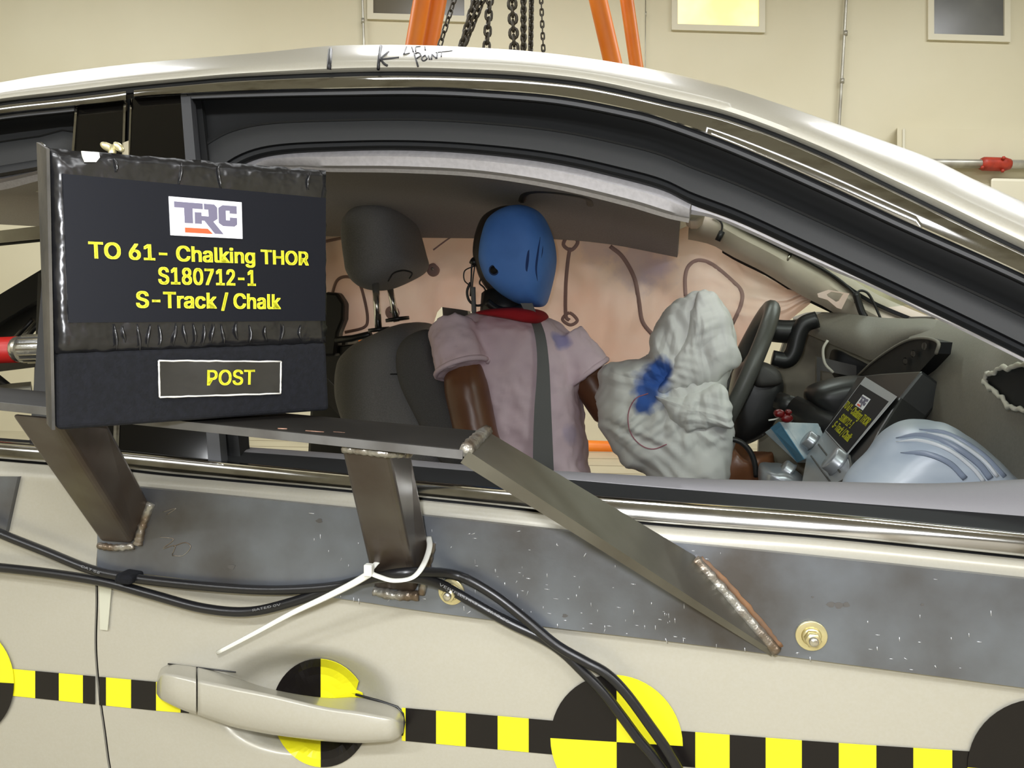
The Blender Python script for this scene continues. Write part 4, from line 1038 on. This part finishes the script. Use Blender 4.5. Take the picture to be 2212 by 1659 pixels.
sp = [(722, 922), (735, 914), (765, 914), (785, 918), (800, 922), (830, 921), (850, 922), (878, 926), (862, 935), (840, 932), (800, 932), (780, 930), (760, 924)]
slab('shelf_scrape', [SH(a, b, .0006) for a, b in sp], -up_n*.0004, 'rust_scrape', shelf)
for (a, b, c, d) in ((660, 931, 700, 934), (720, 934, 745, 936), (770, 937, 790, 939), (820, 941, 850, 943), (950, 947, 1000, 949), (600, 926, 620, 927)):
    tube('shelf_scratch', [SH(a, b, .0003), SH(c, d, .0003)], .0006, 'rust_scrape', shelf, 5)
# square tubes from the plate up to the shelf
def upright(bot, top, y_front, y_back):
    B = [S(a, b, PO+.001) for a, b in bot]
    T = [VY(a, b, y) for (a, b), y in zip(top, (y_front, y_front, y_back, y_back))]
    return hexa('upright_tube', B, T, 'tube_steel', bk, (bev(.004, 3),))
upright([(216, 1172), (290, 1176), (326, 1086), (250, 1074)], [(18, 893), (118, 903), (236, 915), (150, 905)], YF+.014, YB+.004)
upright([(806, 1272), (900, 1283), (928, 1170), (826, 1160)], [(733, 966), (838, 977), (889, 975), (800, 966)], YF+.012, YB+.002)
def weld(px, r, off=PO-.001, fixed=None):
    P = [S(p.x, p.y, off) for p in cr([Vector(q) for q in px], 10)] if fixed is None else cr(fixed, 10)
    k = random.random()*50
    tube('weld_bead', P, lambda t: r*(1+.10*sin(t*len(P)*1.9+k)+.18*noise.noise(Vector((t*len(P)*.8, k, 0)))), 'weld', bk, 8)
weld([(213, 1178), (245, 1183), (290, 1180)], .0032); weld([(298, 1176), (308, 1135), (326, 1086)], .0040)
weld([(808, 1276), (850, 1285), (905, 1287)], .0042); weld([(910, 1284), (920, 1235), (934, 1172)], .0034)
weld(None, .0030, 0, [VY(742, 968, YF+.011), VY(790, 973, YF+.010), VY(838, 979, YF+.011), VY(885, 979, YF+.03)])
# diagonal brace, flat bar
A, B_ = VY(1057, 934, YB-.002), VY(1012, 975, YF-.001)
C, D = S(1672, 1408, PO-.001), S(1500, 1200, PO-.001)
nb_ = (D-A).cross(B_-A).normalized()
if nb_.dot(CAM-A) > 0: nb_ = -nb_
rows = []
for s_ in lin(0, 1, 17):
    a, b = A.lerp(D, s_), B_.lerp(C, s_); th = .0085-.0045*s_
    rows.append([a, b, b+nb_*th, a+nb_*th])
V = [p for r in rows for p in r]
link('diagonal_brace', V, grid_faces(17, 4, True)+[(0, 1, 2, 3), (64, 65, 66, 67)], 'brace_steel', bk, True, (('EDGE_SPLIT', dict(split_angle=.6)),))
weld([(1500, 1207), (1550, 1262), (1620, 1343), (1678, 1408)], .0042, PO-.002)
weld(None, .0045, 0, [VY(1050, 932, YB), VY(1030, 950, (YF+YB)/2), VY(1006, 974, YF)])
slab('end_scuff', [SH(1000, 966, .0005), SH(1040, 931, .0005), SH(1046, 932, .0005), SH(1008, 970, .0005)], -up_n*.0004, 'rust_scrape', shelf)
sc = [S(p.x, p.y, PO-.0004) for p in cr([Vector(q) for q in ((1512, 1206), (1570, 1262), (1640, 1342), (1686, 1400))], 8)]
tube('heat_stain', sc, lambda t: .0030+.0014*noise.noise(Vector((t*40, 0, 0))), 'scorch', bpl, 6, .02, Vector((0, 1, 0)))
# bolts
def bolt(px, py, r):
    c = S(px, py, PO); u = Vector((0, -1, 0)); k = r/1720*(c-CAM).dot(fwd)
    b = tube('bolt_stud', [c, c+u*.0135, c+u*.0145], lambda t: k*.30 if t < .9 else k*.24, 'zinc', bk, 16)
    tube('washer', [c, c+u*.0022], k, 'brass_zinc', b, 36, mods=(bev(.0005),))
    tube('nut_flange', [c+u*.0022, c+u*.0045], lambda t: k*(.64-.1*t), 'brass_zinc', b, 28)
    tube('hex_nut', [c+u*.0045, c+u*.0105, c+u*.0112], lambda t: k*(.52 if t < .7 else .47), 'brass_zinc', b, 6)
bolt(976, 1277, 29); bolt(1752, 1372, 33)
# scribbled scratch marks on the plate
for pts in ([(345, 1160), (375, 1165), (352, 1185), (378, 1178), (372, 1198)], [(375, 1180), (400, 1172), (412, 1182), (395, 1200), (372, 1200)], [(352, 1106), (380, 1098), (360, 1112)]):
    tube('scratch', [S(p.x, p.y, PO-.0002) for p in cr([Vector(q) for q in pts], 5)], .0004, 'weld', bpl, 5)
VF = []
rs_ = random.Random(4)
for i in range(150):
    x = rs_.choice((rs_.uniform(980, 1560), rs_.uniform(640, 2150))); b = rs_.random()**2 if i % 3 else rs_.random()
    y = pb(x)-6-b*(pb(x)-pt(x)-12)
    a = rs_.choice((0.12, 1.5, 1.55, .12, rs_.uniform(0, 3))); l = rs_.uniform(3, 12)
    if 1480 < x < 1700 and abs(y-1300) < 90: continue
    VF.append(tubeVF([S(x, y, PO-.0001), S(x+l*cos(a), y+l*sin(a), PO-.0001)], rs_.uniform(.00018, .0005), 4))
V, F = join(*VF); o_ = link('fine_scratches', V, F, 'bright_scratch', bpl); o_['kind'] = 'stuff'
for (x, y, r) in ((1795, 1306, 9), (1812, 1308, 10), (1828, 1306, 8), (1992, 1306, 4), (1755, 1290, 3), (500, 1225, 8), (690, 1125, 7), (1220, 1330, 6), (890, 1120, 5)):
    slab('stain_spot', [S(x+r*cos(t)*(1+.3*sin(3*t+x)), y+.7*r*sin(t), PO-.0003) for t in lin(0, 5.7, 10)], Vector((0, .0004, 0)), 'spot_dark', bpl)
tab = patch('steel_tab', [(-160, 1028), (38, 1030), (12, 1150), (-160, 1140)], -.004, 'steel', None, 4, 4, .006)
tag(tab, 'corner of a second grey steel plate at the left edge of the door', 'plate')

# ================================================================== SIGN BOARD
YL, YR = -.225, -.085
bTL, bTR, bBR, bBL = VY(110, 320, YL), VY(706, 368, YR), VY(713, 887, YR), VY(122, 930, YL)
bn = (bTR-bTL).cross(bBL-bTL).normalized()
if bn.dot(CAM-bTL) < 0: bn = -bn
def BD(px, py, l=0.0): return PL(px, py, bBL+bn*l, bn)
sg = thing('sign_board', 'black tape-wrapped test sign board with yellow text standing on the bracket', 'sign', BD(420, 905))
sx = (bTR-bTL).normalized()
def BACK(py, th):
    return BD(88+(110-88)*(py-320)/(930-320), py-14, -th)
def board_block(name, q, th, m, slope, mods=()):
    F4 = [BD(a, b) for a, b in q]
    Bk = [p-bn*th for p in F4]
    Bk[0] = BACK(q[0][1], th); Bk[3] = BACK(q[3][1], th)
    return hexa(name, F4, Bk, m, sg, mods)
# upper part: rumpled tape over foam, finely divided so its edge can be uneven
def rumpled(name, q, th, m, slope, amp, seed, nx=34, ny=26):
    V = []; F = []
    F4 = [BD(a, b) for a, b in q]
    for j in range(ny):
        for i in range(nx):
            u, v = i/(nx-1), j/(ny-1)
            p = (F4[0].lerp(F4[1], u)).lerp(F4[3].lerp(F4[2], u), v)
            e = min(u, 1-u, v, 1-v)
            w = 0.0 if .06 < u < .965 and .12 < v < .86 else 1.0
            r = amp*(noise.noise(Vector((u*26, v*7, seed)))+.6*noise.noise(Vector((u*60, v*40, seed))))*w
            edge = .0016*noise.noise(Vector((u*30, v*30, seed+7))) if e < .001 else 0
            V.append(p+bn*(r-.0012*(1 if e < .001 else 0))+upv*edge+sx*edge)
    F = grid_faces(ny, nx)
    k = len(V); loop = [i for i in range(nx)]+[j*nx+nx-1 for j in range(1, ny)]+[(ny-1)*nx+i for i in range(nx-2, -1, -1)]+[j*nx for j in range(ny-2, 0, -1)]
    for i in loop:
        u = (i % nx)/(nx-1)
        if u < .01: V.append(BACK(q[0][1]+(q[3][1]-q[0][1])*((i//nx)/(ny-1)), th))
        else: V.append(V[i]-bn*th)
    n = len(loop)
    for a in range(n): F.append((loop[a], loop[(a+1) % n], k+(a+1) % n, k+a))
    F.append(tuple(k+a for a in range(n)))
    return link(name, V, F, m, sg, True)
up_ = rumpled('taped_panel', [(110, 320), (706, 368), (706, 741), (122, 764)], .030, 'tape_black', .014, .0011, 3)
board_block('felt_base', [(121, 763), (706, 740), (713, 887), (122, 930)], .032, 'felt_black', .010, (bev(.003, 3),))
es = [BD(110, 322), BD(122, 928)]
q0, q1 = BACK(322, .030), BACK(928, .032)
hexa('foam_edge', [es[0]-sx*.0006, es[1]-sx*.0006, q1-sx*.0006, q0-sx*.0006], [es[0]-sx*.0022, es[1]-sx*.0022, q1-sx*.0022, q0-sx*.0022], 'foam_edge', sg)
lb = slab('label_sheet', [BD(a, b, .0014) for a, b in ((135, 375), (704, 428), (703, 693), (149, 697))], -bn*.0012, 'label_black', sg)
LCp = [BD(a, b, .0022) for a, b in ((365, 424), (522, 437), (524, 516), (369, 508))]
lc2 = slab('logo_card', LCp, -bn*.0008, 'paper_white', lb)
# the letters are laid on the card itself, one level down
def btext(s, a, b, capx, bold=.02, par=None, l=.0016, m='letter_yellow', nm='text_line'):
    Lp, Rp = BD(*a, l), BD(*b, l); cp = BD(a[0], a[1]-capx, l)
    text_between(nm, s, Lp, Rp, bn, (cp-Lp).length, m, par or lb, bold)
logo_parent = lb
logo(lb, *[p for p in LCp], bn, .0005)
btext('TO 61- Chalking THOR', (192, 557), (666, 573), 36)
btext('S180712-1', (342, 613), (552, 617), 37)
btext('S-Track / Chalk', (294, 664), (606, 667), 36)
pk = slab('clear_pocket', [BD(a, b, .0016) for a, b in ((343, 779), (607, 781), (606, 850), (345, 858))], -bn*.0014, 'clear_pocket', sg)
btext('POST', (447, 832), (549, 830), 33, .012, pk, .0018)
for a, b in (((343, 779), (607, 781)), ((607, 781), (606, 850)), ((606, 850), (345, 858)), ((345, 858), (343, 779))):
    P = [BD(a[0]+(b[0]-a[0])*t, a[1]+(b[1]-a[1])*t, .0018)+upv*.0005*noise.noise(Vector((t*20, a[0], 0))) for t in lin(0, 1, 18)]
    tube('pocket_edge', P, lambda t: .0006+.0003*noise.noise(Vector((t*30, 1, 0))), 'glue', pk, 6)
slab('worn_patch', [BD(a, b, .0016) for a, b in ((176, 326), (214, 329), (216, 340), (208, 350), (183, 350), (178, 338))], -bn*.001, 'glue', up_)
for (x0, y0, y1) in ((250, 700, 756), (268, 704, 740), (300, 700, 758), (345, 702, 752), (400, 700, 744), (440, 700, 748), (540, 702, 742), (575, 704, 738), (610, 700, 738), (650, 702, 736), (322, 700, 750), (378, 698, 748), (420, 698, 746), (460, 700, 740), (482, 700, 745), (512, 695, 735), (250, 340, 372), (390, 350, 398), (475, 352, 408), (668, 372, 410)):
    P = [BD(x0+3*sin(t*4+x0), y0+(y1-y0)*t, .0010) for t in lin(0, 1, 6)]
    tube('tape_wrinkle', P, lambda t: .0010*max(.2, sin(pi*t)), 'tape_black', up_, 6)
# clamp with wing nut behind the top edge
wg = thing('wing_nut', 'small brass wing nut showing over the top edge of the sign', 'wing nut', BD(275, 312)-bn*.034)
wcn = BD(268, 313)-bn*.018
tube('stud', [BD(262, 345)-bn*.018, wcn+upv*.002], .0022, 'brass_zinc', wg, 10)
for d, l in ((-1, .010), (1, .007)):
    V, F = pillowVF([wcn+rgt*(d*(.0032+l*.42*cos(t)))+upv*(.001+(.0026*sin(t)-.002*d*cos(t)*.8)) for t in lin(0, 5.5, 8)], .004, 32, 7)
    link('wing', V, F, 'brass_zinc', wg)
slab('clamp_tab', [BD(a, b)-bn*.016 for a, b in ((288, 300), (299, 296), (299, 335), (287, 335))], -bn*.002, 'zinc', wg)

# ================================================================== CABLES, TIE, STICKERS
def coff(x):
    base = -.0135
    w = max(0, 1-abs(x-865)/130); w = w*w*(3-2*w)
    return base-.030*w
def cable(label, pts, r, extra=0.0):
    P = [S(p.x, p.y, coff(p.x)-extra*(1 if p.x > 1000 else .4)) for p in cr([Vector(q) for q in pts], 8)]
    t = thing('cable', label, 'cable', P[len(P)//2], 'black data cables tied to the bracket')
    tube('jacket', P, r, 'cable', t, 12)
    return t
c1 = cable('black cable, upper one at the left edge, crossing the steel plate', [(-120, 1085), (-40, 1130), (0, 1152), (100, 1192), (190, 1228), (262, 1245), (400, 1262), (560, 1274), (690, 1270), (780, 1256), (850, 1240), (920, 1236), (990, 1244), (1060, 1280), (1130, 1333), (1200, 1392), (1262, 1428), (1310, 1455), (1352, 1497), (1400, 1562), (1445, 1627), (1480, 1690), (1540, 1800)], .0040, .004)
c2 = cable('black cable, lower one at the left edge, sagging below the steel plate', [(-120, 1215), (0, 1226), (120, 1240), (230, 1258), (330, 1285), (440, 1314), (540, 1321), (640, 1298), (720, 1270), (800, 1250), (880, 1246), (950, 1262), (1020, 1300), (1100, 1345), (1170, 1378), (1215, 1408), (1256, 1447), (1300, 1492), (1340, 1543), (1380, 1597), (1425, 1652), (1500, 1760)], .0041, 0.0)
def cable_text(par, s, a, b, r, side=0.0):
    pa, pb_ = S(a[0], a[1], coff(a[0])-r-.0015), S(b[0], b[1], coff(b[0])-r-.0015)
    text_between('print', s, pa, pb_, (CAM-pa).normalized(), .0019, 'cable_print', par, .0, .0022, .0003)
cable_text(c1, 'CAT 5e', (174, 1225), (214, 1240), .004)
cable_text(c2, 'RATED 0V', (546, 1321), (606, 1308), .004)
cable_text(c2, 'VERIFIED TO', (948, 1264), (1030, 1308), .004)
cable_text(c2, 'CMG 5E', (1050, 1319), (1098, 1346), .004)
tq = [S(x, y, -.0245) for x, y in ((247, 1240), (285, 1246), (281, 1266), (243, 1262))]
tag(slab('tape_wrap', tq, Vector((0, .018, 0)), 'felt_black', None, (bev(.003, 3),)), 'black tape band binding the two cables where they cross', 'tape')
zt = thing('zip_tie', 'white nylon zip tie looped round the middle bracket tube and cables', 'zip tie', S(797, 1240, -.045))
loop = [VY(825, 1205, -.03), S(808, 1222, -.045), S(800, 1236, -.052), S(820, 1246, -.054), S(850, 1254, -.054), S(885, 1250, -.052), S(905, 1235, -.046), S(920, 1208, -.034), S(928, 1180, -.024), S(926, 1160, -.012)]
tube('strap_loop', cr(loop, 6), .0024, 'nylon', zt, 8, .35, Vector((0, -.4, 1)))
hq = S(797, 1231, -.054)
V, F = boxVF(hq+Vector((-.0032, -.003, -.0045)), hq+Vector((.0032, .003, .0045))); link('tie_head', V, F, 'nylon', zt, False, (bev(.0008),))
tail = [S(797, 1240, -.052), S(760, 1262, -.050), S(700, 1292, -.045), S(630, 1325, -.040), S(550, 1368, -.034), S(468, 1411, -.028)]
tube('strap_tail', cr(tail, 6), lambda t: .0029-.0012*t, 'nylon', zt, 8, .35, Vector((0, -1, .2)))
tag(patch('clear_tape', [(214, 1262), (241, 1262), (232, 1362), (216, 1360)], -.0022, 'clear_tape', None, 3, 6, .0008), 'strip of pale clear tape on the door beside the gap', 'tape')
# checker tape
def tape(label, edges, first, tf, bf):
    t = thing('checker_tape', label, 'tape', S(edges[0], bf(edges[0])), 'yellow and black scale tape on the doors')
    col = first
    for a, b in zip(edges, edges[1:]):
        patch('block', [(a, tf(a)), (b, tf(b)), (b, bf(b)), (a, bf(a))], -.0012, 'yellow' if col else 'sticker_black', t, 3, 3, .0003, False)
        col = not col
tfl = Crv([(25, 1445), (335, 1473), (410, 1480)]); bfl = Crv([(25, 1503), (335, 1535), (410, 1541)])
tape('short yellow and black checker tape on the rear door', [25, 76, 127, 179, 205], True, tfl, bfl)
tape('checker tape between the door gap and the handle', [214, 229, 283, 337, 390, 408], False, tfl, bfl)
tape('checker tape between the handle and the middle round target', [868, 876, 942, 1006, 1075, 1142, 1205], True, Crv([(868, 1529), (1195, 1557), (1205, 1558)]), Crv([(868, 1600), (1195, 1630), (1205, 1631)]))
tape('long checker tape right of the middle round target', [1468, 1502, 1576, 1654, 1732, 1812, 1893, 1973, 2057, 2120], False, Crv([(1468, 1579), (1780, 1603), (2120, 1625)]), Crv([(1468, 1655), (1780, 1683), (2120, 1710)]))
def target(label, c, rx, ry, off, tilt=0.0, cols=('sticker_black', 'yellow', 'sticker_black', 'yellow'), torn=False):
    t = thing('round_target', label, 'target', S(c[0], c[1]+ry, -.001), 'round quadrant targets on the doors')
    # quadrants in order: top left, top right, bottom right, bottom left
    for k in range(4):
        a0 = pi+k*pi/2; rows = []
        for s in lin(0.0, 1, 8):
            row = []
            for a in lin(a0, a0+pi/2, 15):
                rr = s
                if torn and k == 1 and a > a0+.9: rr = s*(1-.16*max(0, noise.noise(Vector((a*6, 0, 0)))+.3))
                x = c[0]+rx*rr*cos(a); y = c[1]+ry*rr*sin(a)+tilt*rx*rr*cos(a)
                row.append(S(x, y, off(x, y)))
            rows.append(row)
        loft('quadrant', rows, cols[k], t, (solid(.0003, -1),), False)
flat_ = lambda x, y: -.0020
target('round yellow and black target in the middle below the brace', (1332, 1603), 143, 145, flat_, .06)
target('round target cut off by the left edge of the photo', (-72, 1470), 102, 121, flat_, .06)
target('round target cut off by the lower right corner of the photo', (2259, 1668), 169, 158, flat_, .06)
target('creased round target in the recess behind the door handle', (693, 1540), 105, 117, lambda x, y: recess(x, y)-.0016-.0015*noise.noise(Vector((x*.03, y*.03, 0))), .05, torn=True)

# ================================================================== THROUGH THE REAR WINDOW
rs = thing('red_strut', 'red pole with silver knurled sleeve seen through the rear window', 'pole', VY(60, 772, .30))
tube('pole', [VY(-350, 770, .30), VY(38, 755, .30)], .0175, 'rope_red', rs, 16)
tube('ferrule', [VY(30, 755, .30), VY(56, 754, .30)], .0172, 'zinc', rs, 16)
tube('sleeve', [VY(52, 754, .30), VY(62, 754, .30), VY(200, 750, .30)], .0185, 'knurl', rs, 20)
for a in lin(0, 2*pi*15/16, 16):
    d0, d1 = VY(58, 754, .30), VY(200, 750, .30); ax = (d1-d0).normalized(); u = ax.cross(Vector((0, 0, 1))).normalized(); v = ax.cross(u)
    tube('sleeve_rib', [d0+(u*cos(a)+v*sin(a))*.0185, d1+(u*cos(a)+v*sin(a))*.0185], .0012, 'zinc', rs, 5)
def bar(name, a, b, y, r, m, par=car, y2=None): tube(name, [VY(*a, y), VY(*b, y2 or y)], r, m, par, 8)
loft('rear_strut', [[VY(-60, 505, 1.2), VY(120, 484, 1.2), VY(300, 470, 1.2)], [VY(-60, 530, 1.2), VY(120, 512, 1.2), VY(300, 498, 1.2)]], 'pipe_metal', car, (solid(.02, 1),))
bar('rear_seal', (-60, 534), (300, 498), 1.19, .004, 'rubber_black')
loft('rear_seat_frame', [[VY(-80, 690, .9), VY(10, 640, .9), VY(110, 580, .9)], [VY(-80, 760, .9), VY(10, 700, .9), VY(110, 640, .9)]], 'rubber_black', car, (solid(.02),))
loft('rear_seat_frame', [[VY(-80, 770, .95), VY(10, 700, .95), VY(110, 620, .95)], [VY(-80, 810, .95), VY(10, 745, .95), VY(110, 700, .95)]], 'plastic_black', car, (solid(.02),))
bar('rear_seat_rod', (20, 745), (70, 690), .8, .005, 'plastic_black'); bar('rear_seat_rod', (45, 745), (90, 690), .8, .005, 'plastic_black')
slab('belt_tower', [VY(82, 590, .55), VY(105, 590, .55), VY(120, 860, .55), VY(72, 860, .55)], Vector((0, .03, 0)), 'plastic_black', car)
loft('rear_bar', [[VY(-80, 790, .7), VY(80, 776, .7)], [VY(-80, 812, .7), VY(80, 792, .7)]], 'plastic_dark', car, (solid(.02),))
bar('rear_seat_rod', (-20, 805), (30, 845), .6, .007, 'plastic_black')
loft('rear_shelf', [[VY(-80, 850, .6), VY(70, 836, .6)], [VY(-80, 868, .5), VY(70, 850, .5)]], 'pipe_metal', car, (solid(.01),))
